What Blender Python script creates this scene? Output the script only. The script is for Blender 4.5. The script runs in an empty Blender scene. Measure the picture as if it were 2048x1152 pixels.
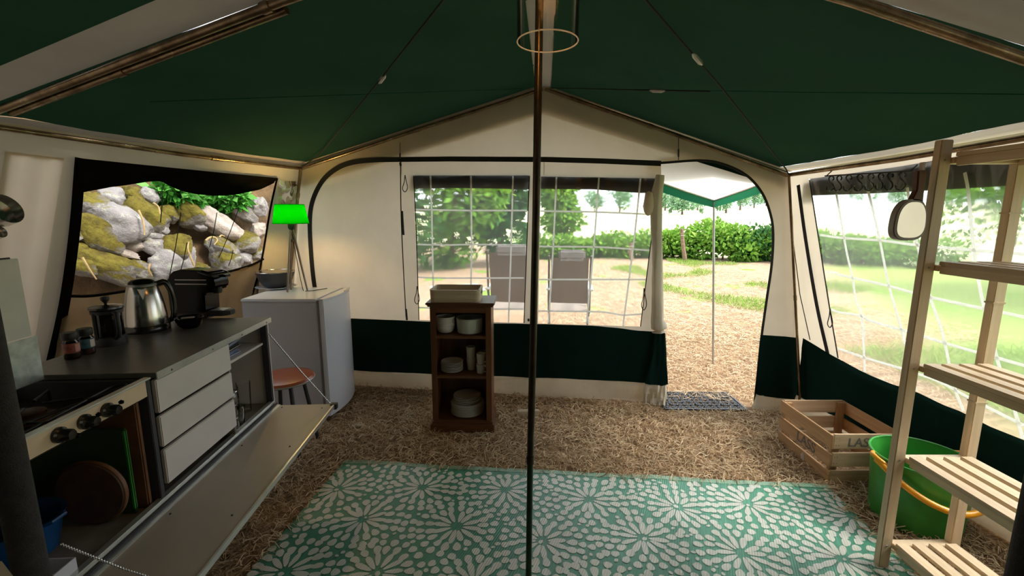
import bpy, bmesh, math, random
import numpy as np
from mathutils import Vector, Matrix, Euler, noise
from mathutils.geometry import tessellate_polygon

# ---------------------------------------------------------------- camera, sky, sun, exposure
scene = bpy.context.scene
COL = scene.collection
PI = math.pi
F_PX, CAM_H, PITCH = 900.0, 1.4, math.atan(148 / 900)
cam = bpy.data.cameras.new('camera')
cam.sensor_width = 36.0
cam.lens = F_PX / 2048 * 36.0
cam.clip_start = 0.02
cam.clip_end = 600
cam_ob = bpy.data.objects.new('camera', cam)
COL.objects.link(cam_ob)
cam_ob.location = (0, 0, CAM_H)
cam_ob.rotation_euler = (PI / 2 - PITCH, 0, 0)
scene.camera = cam_ob

world = bpy.data.worlds.new('sky')
scene.world = world
world.use_nodes = True
bg = world.node_tree.nodes['Background']
bg.inputs['Color'].default_value = (0.88, 0.95, 1.0, 1)
bg.inputs['Strength'].default_value = 1.7

sun = bpy.data.lights.new('sun', 'SUN')
sun.energy = 4.2
sun.angle = math.radians(20)
sun.color = (1.0, 0.95, 0.86)
sun_ob = bpy.data.objects.new('sun', sun)
COL.objects.link(sun_ob)
sun_ob.rotation_euler = Vector((-0.80, 0.12, -0.85)).to_track_quat('-Z', 'Y').to_euler()
sun_ob.location = (5, -3, 9)

vs = scene.view_settings
vs.view_transform = 'Standard'
vs.look = 'None'
vs.gamma = 1.0
vs.exposure = 0.6
vs.use_curve_mapping = False
scene.cycles.max_bounces = 14
scene.cycles.diffuse_bounces = 7
scene.cycles.transparent_max_bounces = 24

# ---------------------------------------------------------------- pixel to place
_c, _s = math.cos(PITCH), math.sin(PITCH)
def ray(x, y):
    u, v = (x - 1024) / F_PX, (576 - y) / F_PX
    return Vector((u, _c + v * _s, -_s + v * _c))
EYE = Vector((0, 0, CAM_H))
def onz(x, y, z=0.0):
    d = ray(x, y); return EYE + d * ((z - CAM_H) / d.z)
def ony(x, y, Y):
    d = ray(x, y); return EYE + d * (Y / d.y)
def onplane(x, y, a, n):
    d = ray(x, y); return EYE + d * ((a - EYE.dot(n)) / d.dot(n))
NF, NL, NR = Vector((.15, 1, 0)), Vector((1, -.4945, -.14)), Vector((1, .0948, .106))
def PF(x, y, off=0.0): return onplane(x, y, 3.39 - off, NF)        # front wall, off = metres towards the inside
def PL(x, y, off=0.0): return onplane(x, y, -3.702 + off, NL)      # left wall
def PR(x, y, off=0.0): return onplane(x, y, 2.354 - off, NR)       # right wall
def front_at(x, z, off=0.0): return Vector((x, 3.39 - .15 * x - off, z))
def left_at(y, z, off=0.0): return Vector((-3.702 + .4945 * y + .14 * z + off, y, z))
def right_at(y, z, off=0.0): return Vector((2.354 - .0948 * y - .106 * z - off, y, z))

# ---------------------------------------------------------------- materials
MATS = {}
class NT:
    def __init__(self, name):
        self.m = bpy.data.materials.new(name); self.m.use_nodes = True
        self.t = self.m.node_tree; self.t.nodes.clear()
        self.out = self.t.nodes.new('ShaderNodeOutputMaterial')
    def n(self, typ, **kw):
        nd = self.t.nodes.new('ShaderNode' + typ)
        for k, v in kw.items():
            if k in nd.inputs: self.put(nd.inputs[k], v)
            else: setattr(nd, k, v)
        return nd
    def put(self, sock, v):
        if hasattr(v, 'is_output') or isinstance(v, bpy.types.NodeSocket): self.t.links.new(v, sock)
        else:
            try: sock.default_value = v
            except Exception: sock.default_value = tuple(v) + (1,)
    def math(self, op, a, b=0.0, c=None, clamp=False):
        nd = self.t.nodes.new('ShaderNodeMath'); nd.operation = op; nd.use_clamp = clamp
        self.put(nd.inputs[0], a); self.put(nd.inputs[1], b)
        if c is not None: self.put(nd.inputs[2], c)
        return nd.outputs[0]
    def ramp(self, fac, stops, interp='LINEAR'):
        nd = self.t.nodes.new('ShaderNodeValToRGB'); nd.color_ramp.interpolation = interp
        el = nd.color_ramp.elements
        while len(el) < len(stops): el.new(0.5)
        for e, (p, c) in zip(el, stops):
            e.position = p; e.color = tuple(c) + (1,)
        self.put(nd.inputs[0], fac); return nd.outputs[0]
    def mix(self, fac, a, b):
        nd = self.t.nodes.new('ShaderNodeMix'); nd.data_type = 'RGBA'
        self.put(nd.inputs[0], fac); self.put(nd.inputs[6], a); self.put(nd.inputs[7], b)
        return nd.outputs[2]
    def obj(self): return self.n('TexCoord').outputs['Object']
    def noise(self, scale, detail=3, rough=.55, vec=None, out='Fac', dist=0.0):
        nd = self.t.nodes.new('ShaderNodeTexNoise')
        nd.inputs['Scale'].default_value = scale; nd.inputs['Detail'].default_value = detail
        nd.inputs['Roughness'].default_value = rough; nd.inputs['Distortion'].default_value = dist
        self.put(nd.inputs['Vector'], vec if vec is not None else self.obj())
        return nd.outputs[out]
    def mapping(self, scale=(1, 1, 1), rot=(0, 0, 0), vec=None):
        nd = self.t.nodes.new('ShaderNodeMapping')
        nd.inputs['Scale'].default_value = scale; nd.inputs['Rotation'].default_value = rot
        self.put(nd.inputs['Vector'], vec if vec is not None else self.obj())
        return nd.outputs[0]
    def bump(self, h, strength=.3, dist=.01):
        nd = self.t.nodes.new('ShaderNodeBump'); nd.inputs['Strength'].default_value = strength
        nd.inputs['Distance'].default_value = dist; self.put(nd.inputs['Height'], h); return nd.outputs[0]
    def princ(self, col, rough=.5, metal=0, normal=None, spec=.5, **kw):
        p = self.t.nodes.new('ShaderNodeBsdfPrincipled')
        self.put(p.inputs['Base Color'], col if not isinstance(col, tuple) else col[:3] + (1,))
        self.put(p.inputs['Roughness'], rough); p.inputs['Metallic'].default_value = metal
        p.inputs['Specular IOR Level'].default_value = spec
        if normal is not None: self.put(p.inputs['Normal'], normal)
        for k, v in kw.items(): self.put(p.inputs[k], v)
        return p.outputs[0]
    def mixs(self, fac, a, b):
        nd = self.t.nodes.new('ShaderNodeMixShader'); self.put(nd.inputs[0], fac)
        self.t.links.new(a, nd.inputs[1]); self.t.links.new(b, nd.inputs[2]); return nd.outputs[0]
    def done(self, sh):
        self.t.links.new(sh, self.out.inputs[0]); MATS[self.m.name] = self.m; return self.m
def var(c, k): return tuple(min(1, x * k) for x in c)

def plain(name, col, rough=.5, metal=0, vary=.12, scale=14, bump=0, spec=.5, **kw):
    t = NT(name)
    f = t.noise(scale, 4)
    c = t.ramp(f, [(.3, var(col, 1 - vary)), (.7, var(col, 1 + vary))])
    nrm = t.bump(t.noise(scale * 6, 3), bump) if bump else None
    return t.done(t.princ(c, rough, metal, nrm, spec, **kw))

def canvas(name, col, trans=.45, stain=.12, wrinkle=.35):
    t = NT(name)
    f = t.noise(2.2, 5, .6)
    c = t.ramp(f, [(.28, var(col, 1 - stain)), (.72, var(col, 1 + stain * .5))])
    weave = t.noise(420, 2)
    wr = t.noise(5, 3, .5, t.mapping((1, 1, .35)))
    h = t.math('ADD', t.math('MULTIPLY', weave, .03), wr)
    b = t.bump(h, wrinkle, .03)
    d = t.n('BsdfDiffuse'); t.put(d.inputs['Color'], c); t.put(d.inputs['Normal'], b)
    tr = t.n('BsdfTranslucent'); t.put(tr.inputs['Color'], c); t.put(tr.inputs['Normal'], b)
    return t.done(t.mixs(trans, d.outputs[0], tr.outputs[0]))

canvas('canvas_cream', (.755, .66, .53), .36, .10)
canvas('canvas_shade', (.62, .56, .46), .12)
canvas('canvas_flap', (.78, .72, .60), .3, .2, .5)
canvas('canvas_green', (.019, .048, .026), .05, .15, .25)
canvas('canvas_skirt', (.007, .022, .018), .12, .2, .35)
canvas('canvas_valance', (.02, .14, .07), .5, .15, .25)
canvas('canvas_band', (.40, .36, .30), .03)
canvas('canvas_cabin', (.03, .05, .04), .12)
canvas('canvas_black', (.008, .007, .006), .02, .2)
canvas('mesh_brown', (.235, .165, .09), .5, .35, .4)
canvas('canvas_porch', (.9, .84, .74), .55, .05)
plain('piping_black', (.008, .008, .009), .7)
plain('cord_black', (.012, .011, .010), .8)
canvas('strap_white', (.95, .95, .93), .6, .02, .05)

def vinyl():
    t = NT('vinyl_clear')
    wr = t.noise(9, 3, .5, t.mapping((1, 1, .3), (0.5, 0.4, 0)), dist=.6)
    b = t.bump(wr, .35, .02)
    tp = t.n('BsdfTransparent'); tp.inputs['Color'].default_value = (.97, .98, .97, 1)
    rf = t.n('BsdfRefraction'); rf.inputs['IOR'].default_value = 1.02; rf.inputs['Roughness'].default_value = .28
    rf.inputs['Color'].default_value = (.98, .99, .98, 1)
    t.put(rf.inputs['Normal'], b)
    tl = t.n('BsdfTranslucent'); tl.inputs['Color'].default_value = (.9, .92, .9, 1)
    gl = t.n('BsdfGlossy'); gl.inputs['Roughness'].default_value = .12; t.put(gl.inputs['Normal'], b)
    s = t.mixs(.58, tp.outputs[0], rf.outputs[0])
    s = t.mixs(.07, s, tl.outputs[0])
    s = t.mixs(.05, s, gl.outputs[0])
    return t.done(s)
vinyl()

def pole_metal():
    t = NT('pole_metal')
    f = t.noise(9, 5, .65, t.mapping((1, 1, .4)))
    c = t.ramp(f, [(.3, (.10, .06, .035)), (.55, (.28, .20, .12)), (.75, (.45, .38, .27))])
    r = t.ramp(f, [(.3, (.42,) * 3), (.7, (.22,) * 3)])
    return t.done(t.princ(c, r, .85))
pole_metal()
plain('pole_dark', (.05, .04, .028), .3, .6, .4, 20)
plain('pole_green', (.02, .045, .022), .32, .5, .3, 20)
plain('foam_dark', (.028, .027, .03), .85, vary=.3, scale=60, bump=.4)
plain('steel', (.58, .55, .52), .22, 1.0, .1, 5)
plain('steel_dull', (.42, .42, .41), .4, .8, .15, 5)
plain('chrome_wire', (.7, .7, .7), .25, 1.0)
plain('brass_dark', (.20, .15, .10), .3, .9)
plain('black_plastic', (.012, .012, .013), .22, spec=.6)
plain('black_matte', (.02, .019, .02), .55)
plain('black_gloss', (.004, .004, .005), .16, spec=.16)
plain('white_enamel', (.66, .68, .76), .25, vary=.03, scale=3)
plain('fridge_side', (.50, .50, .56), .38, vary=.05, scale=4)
plain('grey_rubber', (.22, .22, .25), .6)
plain('drawer_cream', (.66, .62, .60), .4, vary=.04, scale=6)
plain('panel_cream', (.70, .56, .40), .4, vary=.06, scale=6)
plain('flap_beige', (.48, .42, .35), .42, vary=.05, scale=5)
plain('alu_trim', (.66, .67, .64), .35, .7)
plain('counter_grey', (.13, .125, .12), .35, vary=.15, scale=40)
plain('carcass_dark', (.045, .045, .055), .6)
plain('carcass_in', (.22, .20, .17), .6, vary=.2)
plain('stove_dark', (.03, .027, .022), .3, .6, .5, 20)
plain('iron_black', (.01, .01, .01), .45)
plain('burner_brown', (.11, .055, .035), .5, .4, .4, 30)
plain('splash_steel', (.46, .49, .45), .35, .75, .25, 30)
plain('lid_grey', (.60, .60, .55), .45, vary=.05)
plain('board_brown', (.17, .075, .032), .5, vary=.3, scale=9)
plain('board_round', (.09, .042, .024), .6, vary=.3, scale=30)
plain('board_green', (.03, .065, .02), .5)
plain('blue_plastic', (.01, .07, .22), .25)
plain('cloth_blue', (.16, .20, .32), .9, vary=.5, scale=40, bump=.4)
plain('cloth_dark', (.03, .028, .03), .9, vary=.5, scale=30)
plain('stool_seat', (.30, .075, .03), .28, vary=.12, scale=8)
plain('ceramic', (.62, .60, .54), .2, vary=.06, scale=10)
plain('ceramic_sage', (.48, .53, .46), .25, vary=.06, scale=10)
plain('bowl_dark', (.045, .045, .05), .5)
plain('spice_red', (.22, .05, .03), .5, vary=.5, scale=60)
plain('spice_blue', (.03, .10, .13), .5, vary=.5, scale=60)
plain('label_white', (.62, .55, .52), .5)
plain('label_pink', (.50, .24, .20), .5)
plain('ink', (.17, .14, .13), .8, vary=.4, scale=60)
plain('bucket_green', (.035, .26, .035), .3, vary=.3, scale=7, bump=.05)
plain('handle_orange', (.85, .36, .015), .32, vary=.05)
plain('rubber_mat', (.035, .036, .045), .3, vary=.3, scale=60)
plain('mirror_frame', (.33, .31, .30), .35)
plain('mirror_glass', (.86, .88, .86), .02, 1.0, .0)
plain('lamp_leg', (.28, .22, .17), .3, .8)
plain('chair_sling', (.30, .24, .20), .7, vary=.08, scale=40, bump=.2)
plain('chair_frame', (.15, .14, .13), .4, .6)
plain('chair_white', (.85, .85, .84), .3)
plain('pillow_grey', (.40, .37, .37), .8)
plain('bark', (.13, .09, .06), .9, vary=.5, scale=12, bump=.8)
plain('post_wood', (.26, .17, .12), .9, vary=.4, scale=18, bump=.6)
plain('root_tan', (.40, .27, .12), .8, vary=.3)
plain('soil_bank', (.11, .065, .028), .95, vary=.6, scale=7, bump=.9)
plain('curtain_trim', (.02, .06, .03), .9)

def glass(name, col=(1, 1, 1), rough=.0, blend=.22):
    t = NT(name)
    tp = t.n('BsdfTransparent'); tp.inputs['Color'].default_value = col + (1,)
    gl = t.n('BsdfGlossy'); gl.inputs['Roughness'].default_value = .03 + rough
    fr = t.n('LayerWeight'); fr.inputs['Blend'].default_value = blend
    f = t.math('ADD', t.math('MULTIPLY', fr.outputs['Fresnel'], .85), .04, clamp=True)
    return t.done(t.mixs(f, tp.outputs[0], gl.outputs[0]))
glass('glass_clear', (.985, .99, .985), 0, .10)
glass('glass_smoke', (.30, .30, .31))
glass('plastic_sheet', (.9, .85, .7), .15, .5)

def wood(name, a, b, rough=.55, grain=(1.5, 30, 30), gap=.5):
    t = NT(name)
    v = t.mapping(grain)
    f = t.noise(1.0, 5, .6, v, dist=1.2)
    g = t.noise(3.0, 3, .6, t.mapping((grain[0] * .4, grain[1] * .3, grain[2] * .3)))
    ff = t.math('ADD', t.math('MULTIPLY', f, .7), t.math('MULTIPLY', g, .3))
    oi = t.n('ObjectInfo').outputs['Random']
    c = t.ramp(ff, [(.3, a), (.7, b)])
    hsv = t.n('HueSaturation'); t.put(hsv.inputs['Color'], c)
    t.put(hsv.inputs['Value'], t.math('ADD', t.math('MULTIPLY', oi, .22), .89))
    return t.done(t.princ(hsv.outputs[0], rough, 0, t.bump(f, .2, .004)))
wood('pine_pale', (.62, .45, .27), (.80, .65, .45), .5, (30, 1.5, 30))
wood('pine_pale_up', (.58, .42, .25), (.76, .61, .42), .5, (30, 30, 1.5))
wood('crate_wood_y', (.36, .19, .085), (.60, .38, .20), .7, (30, 1.6, 30))
wood('crate_wood_x', (.44, .28, .16), (.70, .52, .34), .7, (1.6, 30, 30))
wood('crate_wood_up', (.32, .17, .08), (.52, .32, .17), .7, (30, 30, 1.6))
wood('case_wood_up', (.095, .036, .014), (.18, .075, .030), .42, (22, 22, 1.2))
wood('case_wood_x', (.09, .034, .013), (.17, .07, .028), .42, (1.2, 22, 22))
wood('tray_wood', (.46, .36, .24), (.64, .53, .38), .5, (1.5, 30, 30))
wood('tray_inside', (.22, .10, .045), (.33, .17, .08), .6, (1.5, 30, 30))
wood('handle_wood', (.10, .035, .012), (.20, .08, .03), .5, (30, 30, 1.5))

def emit(name, col, s):
    t = NT(name); e = t.n('Emission'); e.inputs['Color'].default_value = col + (1,); e.inputs['Strength'].default_value = s
    return t.done(e.outputs[0])
emit('bulb_warm', (1.0, .60, .22), 190)
emit('bulb_pendant', (1.0, .42, .10), 70)

def shade_mat():
    t = NT('shade_green')
    d = t.n('BsdfDiffuse'); d.inputs['Color'].default_value = (.01, .42, .02, 1)
    tr = t.n('BsdfTranslucent'); tr.inputs['Color'].default_value = (.008, .40, .012, 1)
    return t.done(t.mixs(.6, d.outputs[0], tr.outputs[0]))
shade_mat()

def straw_mat(name, ramp):
    t = NT(name)
    a = t.n('Attribute', attribute_name='tone').outputs['Fac']
    c = t.ramp(a, ramp)
    d = t.n('BsdfDiffuse'); t.put(d.inputs['Color'], c)
    tr = t.n('BsdfTranslucent'); t.put(tr.inputs['Color'], c)
    return t.done(t.mixs(.25, d.outputs[0], tr.outputs[0]))
straw_mat('straw', [(0, (.10, .05, .022)), (.25, (.32, .20, .105)), (.55, (.62, .46, .29)), (1, (.88, .75, .55))])
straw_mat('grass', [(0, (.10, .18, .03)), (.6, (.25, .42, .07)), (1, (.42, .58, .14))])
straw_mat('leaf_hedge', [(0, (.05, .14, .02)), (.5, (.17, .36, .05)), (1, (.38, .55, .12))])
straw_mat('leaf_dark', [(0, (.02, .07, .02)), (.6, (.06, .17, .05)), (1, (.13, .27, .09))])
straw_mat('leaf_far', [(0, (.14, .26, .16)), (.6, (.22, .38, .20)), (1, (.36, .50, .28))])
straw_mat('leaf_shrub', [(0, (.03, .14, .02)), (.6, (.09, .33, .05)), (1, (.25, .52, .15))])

def terrain_mat():
    t = NT('terrain')
    sep = t.n('SeparateXYZ'); t.put(sep.inputs[0], t.obj())
    y = sep.outputs['Y']; x = sep.outputs['X']
    earth = t.ramp(t.noise(18, 5, .7), [(.3, (.13, .075, .04)), (.5, (.30, .19, .11)), (.7, (.47, .33, .21))])
    pale = t.ramp(t.noise(6, 5, .7), [(.3, (.34, .22, .14)), (.7, (.52, .38, .27))])
    green = t.ramp(t.noise(11, 4, .6), [(.3, (.14, .25, .04)), (.7, (.33, .46, .10))])
    field = t.ramp(t.noise(.5, 4, .6), [(.3, (.62, .64, .34)), (.7, (.82, .78, .55))])
    patch = t.math('GREATER_THAN', t.noise(.85, 4, .55), .60)
    out_m = t.math('MULTIPLY', t.math('SUBTRACT', y, 5.0), .5, clamp=True)
    c1 = t.mix(out_m, earth, pale)
    pm = t.math('MULTIPLY', patch, t.math('MULTIPLY', t.math('SUBTRACT', y, 5.5), .6, clamp=True))
    c2 = t.mix(pm, c1, green)
    side = t.math('MULTIPLY', t.math('SUBTRACT', t.math('SUBTRACT', x, t.math('MULTIPLY', y, .5)), 1.6), .8, clamp=True)
    c2 = t.mix(t.math('MULTIPLY', side, .85), c2, green)
    fm = t.math('MULTIPLY', t.math('SUBTRACT', t.math('ADD', y, t.math('MULTIPLY', x, .55)), 17.5), .35, clamp=True)
    c3 = t.mix(fm, c2, field)
    return t.done(t.princ(c3, .95, 0, t.bump(t.noise(35, 4, .7), .6, .03), .1))
terrain_mat()

def rock_mat(name, moss, base):
    t = NT(name)
    f = t.noise(5, 8, .65)
    c = t.ramp(f, [(.28, var(base, .38)), (.45, var(base, .8)), (.6, base), (.75, var(base, 1.35))])
    lich = t.math('GREATER_THAN', t.noise(16, 5, .7), .58)
    c = t.mix(t.math('MULTIPLY', lich, .35), c, (.55, .60, .44, 1))
    geo = t.n('NewGeometry'); sep = t.n('SeparateXYZ'); t.put(sep.inputs[0], geo.outputs['Normal'])
    up = t.math('ADD', sep.outputs['Z'], t.math('MULTIPLY', t.math('SUBTRACT', t.noise(3.5, 5, .7), .5), 2.6))
    mm = t.math('MULTIPLY', t.math('SUBTRACT', up, 1.0 - moss), 2.6, clamp=True)
    mc = t.ramp(t.noise(14, 5, .7), [(.3, (.055, .038, .011)), (.5, (.125, .10, .017)), (.75, (.205, .175, .028))])
    c = t.mix(mm, c, mc)
    h = t.math('ADD', t.noise(12, 8, .7), t.math('MULTIPLY', t.noise(60, 4, .7), .25))
    return t.done(t.princ(c, .9, 0, t.bump(h, .8, .03), .2))
rock_mat('rock_bare', .25, (.31, .285, .28))
rock_mat('rock_pink', .1, (.45, .375, .33))
rock_mat('rock_moss', 1.4, (.28, .255, .235))
rock_mat('rock_mid', .85, (.30, .275, .26))

def rug_mat():
    for nm, stops in (('rug_weave', [(.3, (.030, .20, .12)), (.7, (.055, .27, .165))]), ('rug_petal', [(.3, (.60, .585, .51)), (.7, (.74, .73, .67))]), ('rug_border', [(.3, (.22, .38, .26)), (.7, (.28, .44, .32))])):
        t = NT(nm); c = t.ramp(t.noise(5, 3), stops)
        w = t.n('TexWave'); w.inputs['Scale'].default_value = 34; t.put(w.inputs['Vector'], t.mapping((1, .6, 1), (0, 0, .5)))
        c = t.mix(t.math('MULTIPLY', t.math('SUBTRACT', 1, w.outputs['Fac']), .25), c, (.05, .24, .16, 1))
        t.done(t.princ(c, .42, 0, t.bump(w.outputs['Fac'], .25, .003), .7))
rug_mat()

# ---------------------------------------------------------------- mesh helpers
class MB:
    def __init__(self): self.v, self.f = [], []
    def add(self, vs, fs):
        b = len(self.v); self.v += [tuple(p) for p in vs]; self.f += [tuple(i + b for i in f) for f in fs]; return self
    def box(self, lo, hi):
        x0, y0, z0 = lo; x1, y1, z1 = hi
        return self.add([(x0, y0, z0), (x1, y0, z0), (x1, y1, z0), (x0, y1, z0), (x0, y0, z1), (x1, y0, z1), (x1, y1, z1), (x0, y1, z1)],
                        [(0, 3, 2, 1), (4, 5, 6, 7), (0, 1, 5, 4), (1, 2, 6, 5), (2, 3, 7, 6), (3, 0, 4, 7)])
    def tube(self, pts, r, n=10, caps=True, flat=1.0):
        pts = [Vector(p) for p in pts]; rs = r if isinstance(r, (list, tuple)) else [r] * len(pts)
        ref = None; rings = []
        for i, p in enumerate(pts):
            d = (pts[min(i + 1, len(pts) - 1)] - pts[max(i - 1, 0)])
            d = d.normalized() if d.length > 1e-9 else Vector((0, 0, 1))
            if ref is None: ref = Vector((0, 0, 1)) if abs(d.z) < .9 else Vector((0, 1, 0))
            a = d.cross(ref).normalized(); b = a.cross(d).normalized(); ref = b
            rings.append([p + (a * math.cos(2 * PI * k / n) * flat + b * math.sin(2 * PI * k / n)) * rs[i] for k in range(n)])
        vs = [q for rg in rings for q in rg]; fs = []
        for i in range(len(pts) - 1):
            for k in range(n):
                fs.append((i * n + k, i * n + (k + 1) % n, (i + 1) * n + (k + 1) % n, (i + 1) * n + k))
        if caps: fs += [tuple(range(n - 1, -1, -1)), tuple((len(pts) - 1) * n + k for k in range(n))]
        return self.add(vs, fs)
    def lathe(self, prof, n=32, c=(0, 0, 0)):
        vs, fs = [], []; cx, cy, cz = c
        for (r, z) in prof:
            for k in range(n):
                a = 2 * PI * k / n; vs.append((cx + r * math.cos(a), cy + r * math.sin(a), cz + z))
        for i in range(len(prof) - 1):
            for k in range(n):
                fs.append((i * n + k, i * n + (k + 1) % n, (i + 1) * n + (k + 1) % n, (i + 1) * n + k))
        if prof[0][0] > 1e-5: fs.append(tuple(range(n - 1, -1, -1)))
        if prof[-1][0] > 1e-5: fs.append(tuple((len(prof) - 1) * n + k for k in range(n)))
        return self.add(vs, fs)
    def lathe_open(self, prof, n=32, c=(0, 0, 0)):
        k0 = len(self.f); self.lathe(prof, n, c)
        self.f = self.f[:k0] + [f for f in self.f[k0:] if len(f) == 4]
        return self
    def sheet(self, top, bot, nu, nv, amp=0.0, nrm=(0, 1, 0), fu=3.0, seed=0, fv=1.0):
        top, bot = resample(top, nu), resample(bot, nu); nrm = Vector(nrm); vs, fs = [], []
        for j in range(nv + 1):
            for i in range(nu + 1):
                p = top[i].lerp(bot[j_ := i], j / nv)
                if amp:
                    u, w = i / nu, j / nv
                    k = noise.noise(Vector((u * fu * 2, w * fv * 2, seed * 3.1))) + .4 * noise.noise(Vector((u * fu * 5, w * fv * 3, seed * 3.1 + 9)))
                    p = p + nrm * (amp * k * (0.35 + .65 * math.sin(PI * min(1, w * .5 + .25))))
                vs.append(p)
        for j in range(nv):
            for i in range(nu):
                a = j * (nu + 1) + i; fs.append((a, a + 1, a + nu + 2, a + nu + 1))
        return self.add(vs, fs)
    def prism(self, poly, axis, lo, hi):
        """poly: list of 2-D points, pushed out along axis (0,1,2) from lo to hi"""
        def mk(p, h):
            q = [p[0], p[1]]; q.insert(axis, h); return tuple(q)
        n = len(poly); vs = [mk(p, lo) for p in poly] + [mk(p, hi) for p in poly]
        return self.add(vs, [tuple(range(n - 1, -1, -1)), tuple(range(n, 2 * n))] + [(i, (i + 1) % n, n + (i + 1) % n, n + i) for i in range(n)])
    def shift(self, o):
        o = Vector(o); self.v = [tuple(Vector(p) + o) for p in self.v]; return self
    def xf(self, M): self.v = [tuple(M @ Vector(p)) for p in self.v]; return self

def resample(pts, n):
    pts = [Vector(p) for p in pts]
    L = [0]
    for a, b in zip(pts, pts[1:]): L.append(L[-1] + (b - a).length)
    out = []
    for i in range(n + 1):
        s = L[-1] * i / n; k = 0
        while k < len(L) - 2 and L[k + 1] < s: k += 1
        d = L[k + 1] - L[k]; out.append(pts[k].lerp(pts[k + 1], (s - L[k]) / d if d > 1e-9 else 0))
    return out
def smooth_path(pts, n=24):
    pts = [Vector(p) for p in pts]; out = []
    P = [pts[0] * 2 - pts[1]] + pts + [pts[-1] * 2 - pts[-2]]
    for i in range(len(pts) - 1):
        m = max(2, n // (len(pts) - 1))
        for k in range(m):
            t = k / m; a, b, c, d = P[i:i + 4]
            out.append(.5 * ((2 * b) + (c - a) * t + (2 * a - 5 * b + 4 * c - d) * t * t + (3 * b - a - 3 * c + d) * t ** 3))
    out.append(pts[-1]); return out

def mesh_of(mb, name, mat, smooth=False, bevel=0):
    me = bpy.data.meshes.new(name); me.from_pydata(mb.v, [], mb.f); me.materials.append(MATS[mat])
    bm = bmesh.new(); bm.from_mesh(me); bmesh.ops.recalc_face_normals(bm, faces=bm.faces)
    if bevel:
        bmesh.ops.bevel(bm, geom=[e for e in bm.edges if e.is_manifold and e.calc_face_angle(0) > .5], offset=bevel, segments=2, affect='EDGES', clamp_overlap=True)
    bm.to_mesh(me); bm.free()
    if smooth:
        me.polygons.foreach_set('use_smooth', [True] * len(me.polygons))
        try: me.set_sharp_from_angle(angle=math.radians(smooth if smooth is not True else 40))
        except Exception: pass
    return me
def obj(name, mb, mat, parent=None, smooth=False, bevel=0, loc=None, rot=None, label=None):
    me = mb if isinstance(mb, bpy.types.Mesh) else mesh_of(mb, name, mat, smooth, bevel)
    o = bpy.data.objects.new(name, me); COL.objects.link(o)
    if parent is not None: o.parent = parent
    if loc is not None: o.location = loc
    if rot is not None: o.rotation_euler = rot
    if label: o['label'] = label
    return o
def tag(o, label, cat, group=None, kind=None):
    o['label'] = label; o['category'] = cat
    if group: o['group'] = group
    if kind: o['kind'] = kind
    return o
def thing(name, label, cat, loc=(0, 0, 0), rz=0, group=None):
    o = bpy.data.objects.new(name, None); o.empty_display_size = .05; COL.objects.link(o)
    o.location = loc; o.rotation_euler = (0, 0, rz); return tag(o, label, cat, group)
def struct(name, mb=None, mat=None, label=None, cat=None, **kw):
    o = obj(name, mb, mat, **kw) if mb is not None else bpy.data.objects.new(name, None)
    if mb is None: COL.objects.link(o)
    o['kind'] = 'structure'
    if label: o['label'] = label
    if cat: o['category'] = cat
    return o
def dup(root, loc, rz=0, label=None, group=None):
    r = root.copy(); COL.objects.link(r); r.location = loc; r.rotation_euler = (0, 0, rz)
    if label: r['label'] = label
    if group: r['group'] = group
    for ch in list(root.children):
        c = ch.copy(); COL.objects.link(c); c.parent = r
        for g in list(ch.children):
            d = g.copy(); COL.objects.link(d); d.parent = c
    return r
def poly_holes(outer, holes, fmap):
    """flat sheet with openings; points are (a, z) pairs"""
    loops = [[Vector((p[0], p[1], 0)) for p in lp] for lp in [outer] + holes]
    tris = tessellate_polygon(loops); flat = [p for lp in loops for p in lp]
    return MB().add([fmap(p.x, p.y) for p in flat], tris)

random.seed(7)
rnd = random.Random(11)

# ================================================================= GROUND
def ground_z(x, y):
    d = y + .25 * max(0, x) - 17.0
    z = .016 * max(0, d) + .00010 * max(0, d) ** 2 * (1 if d < 90 else 90 / d)
    if x < -6: z += .02 * (-6 - x)
    return z + .015 * noise.noise(Vector((x * .6, y * .6, 0))) * min(1, max(0, (math.hypot(x, y - 1) - 4) * .4))
def terrain():
    xs = np.concatenate([np.linspace(-120, -8, 24)[:-1], np.linspace(-8, 12, 60), np.linspace(12, 140, 30)[1:]])
    ys = np.concatenate([np.linspace(-30, -3, 8)[:-1], np.linspace(-3, 20, 60), np.linspace(20, 180, 36)[1:]])
    vs = [(x, y, ground_z(x, y)) for y in ys for x in xs]; nx = len(xs)
    fs = [(j * nx + i, j * nx + i + 1, (j + 1) * nx + i + 1, (j + 1) * nx + i) for j in range(len(ys) - 1) for i in range(nx - 1)]
    struct('floor', MB().add(vs, fs), 'terrain', 'brown earth and straw ground running out to a pale meadow', 'ground', smooth=True)
terrain()

RUG_O, RUG_A = Vector((-.959, 2.389, 0)), math.atan2(-.24, 2.592)
def in_rug(x, y, m=0.0):
    dx, dy = x - RUG_O.x, y - RUG_O.y
    u = dx * math.cos(RUG_A) + dy * math.sin(RUG_A); v = -dx * math.sin(RUG_A) + dy * math.cos(RUG_A)
    return (-m < u) & (u < 2.61 + m) & (-1.8 - m < v) & (v < m)

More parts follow.
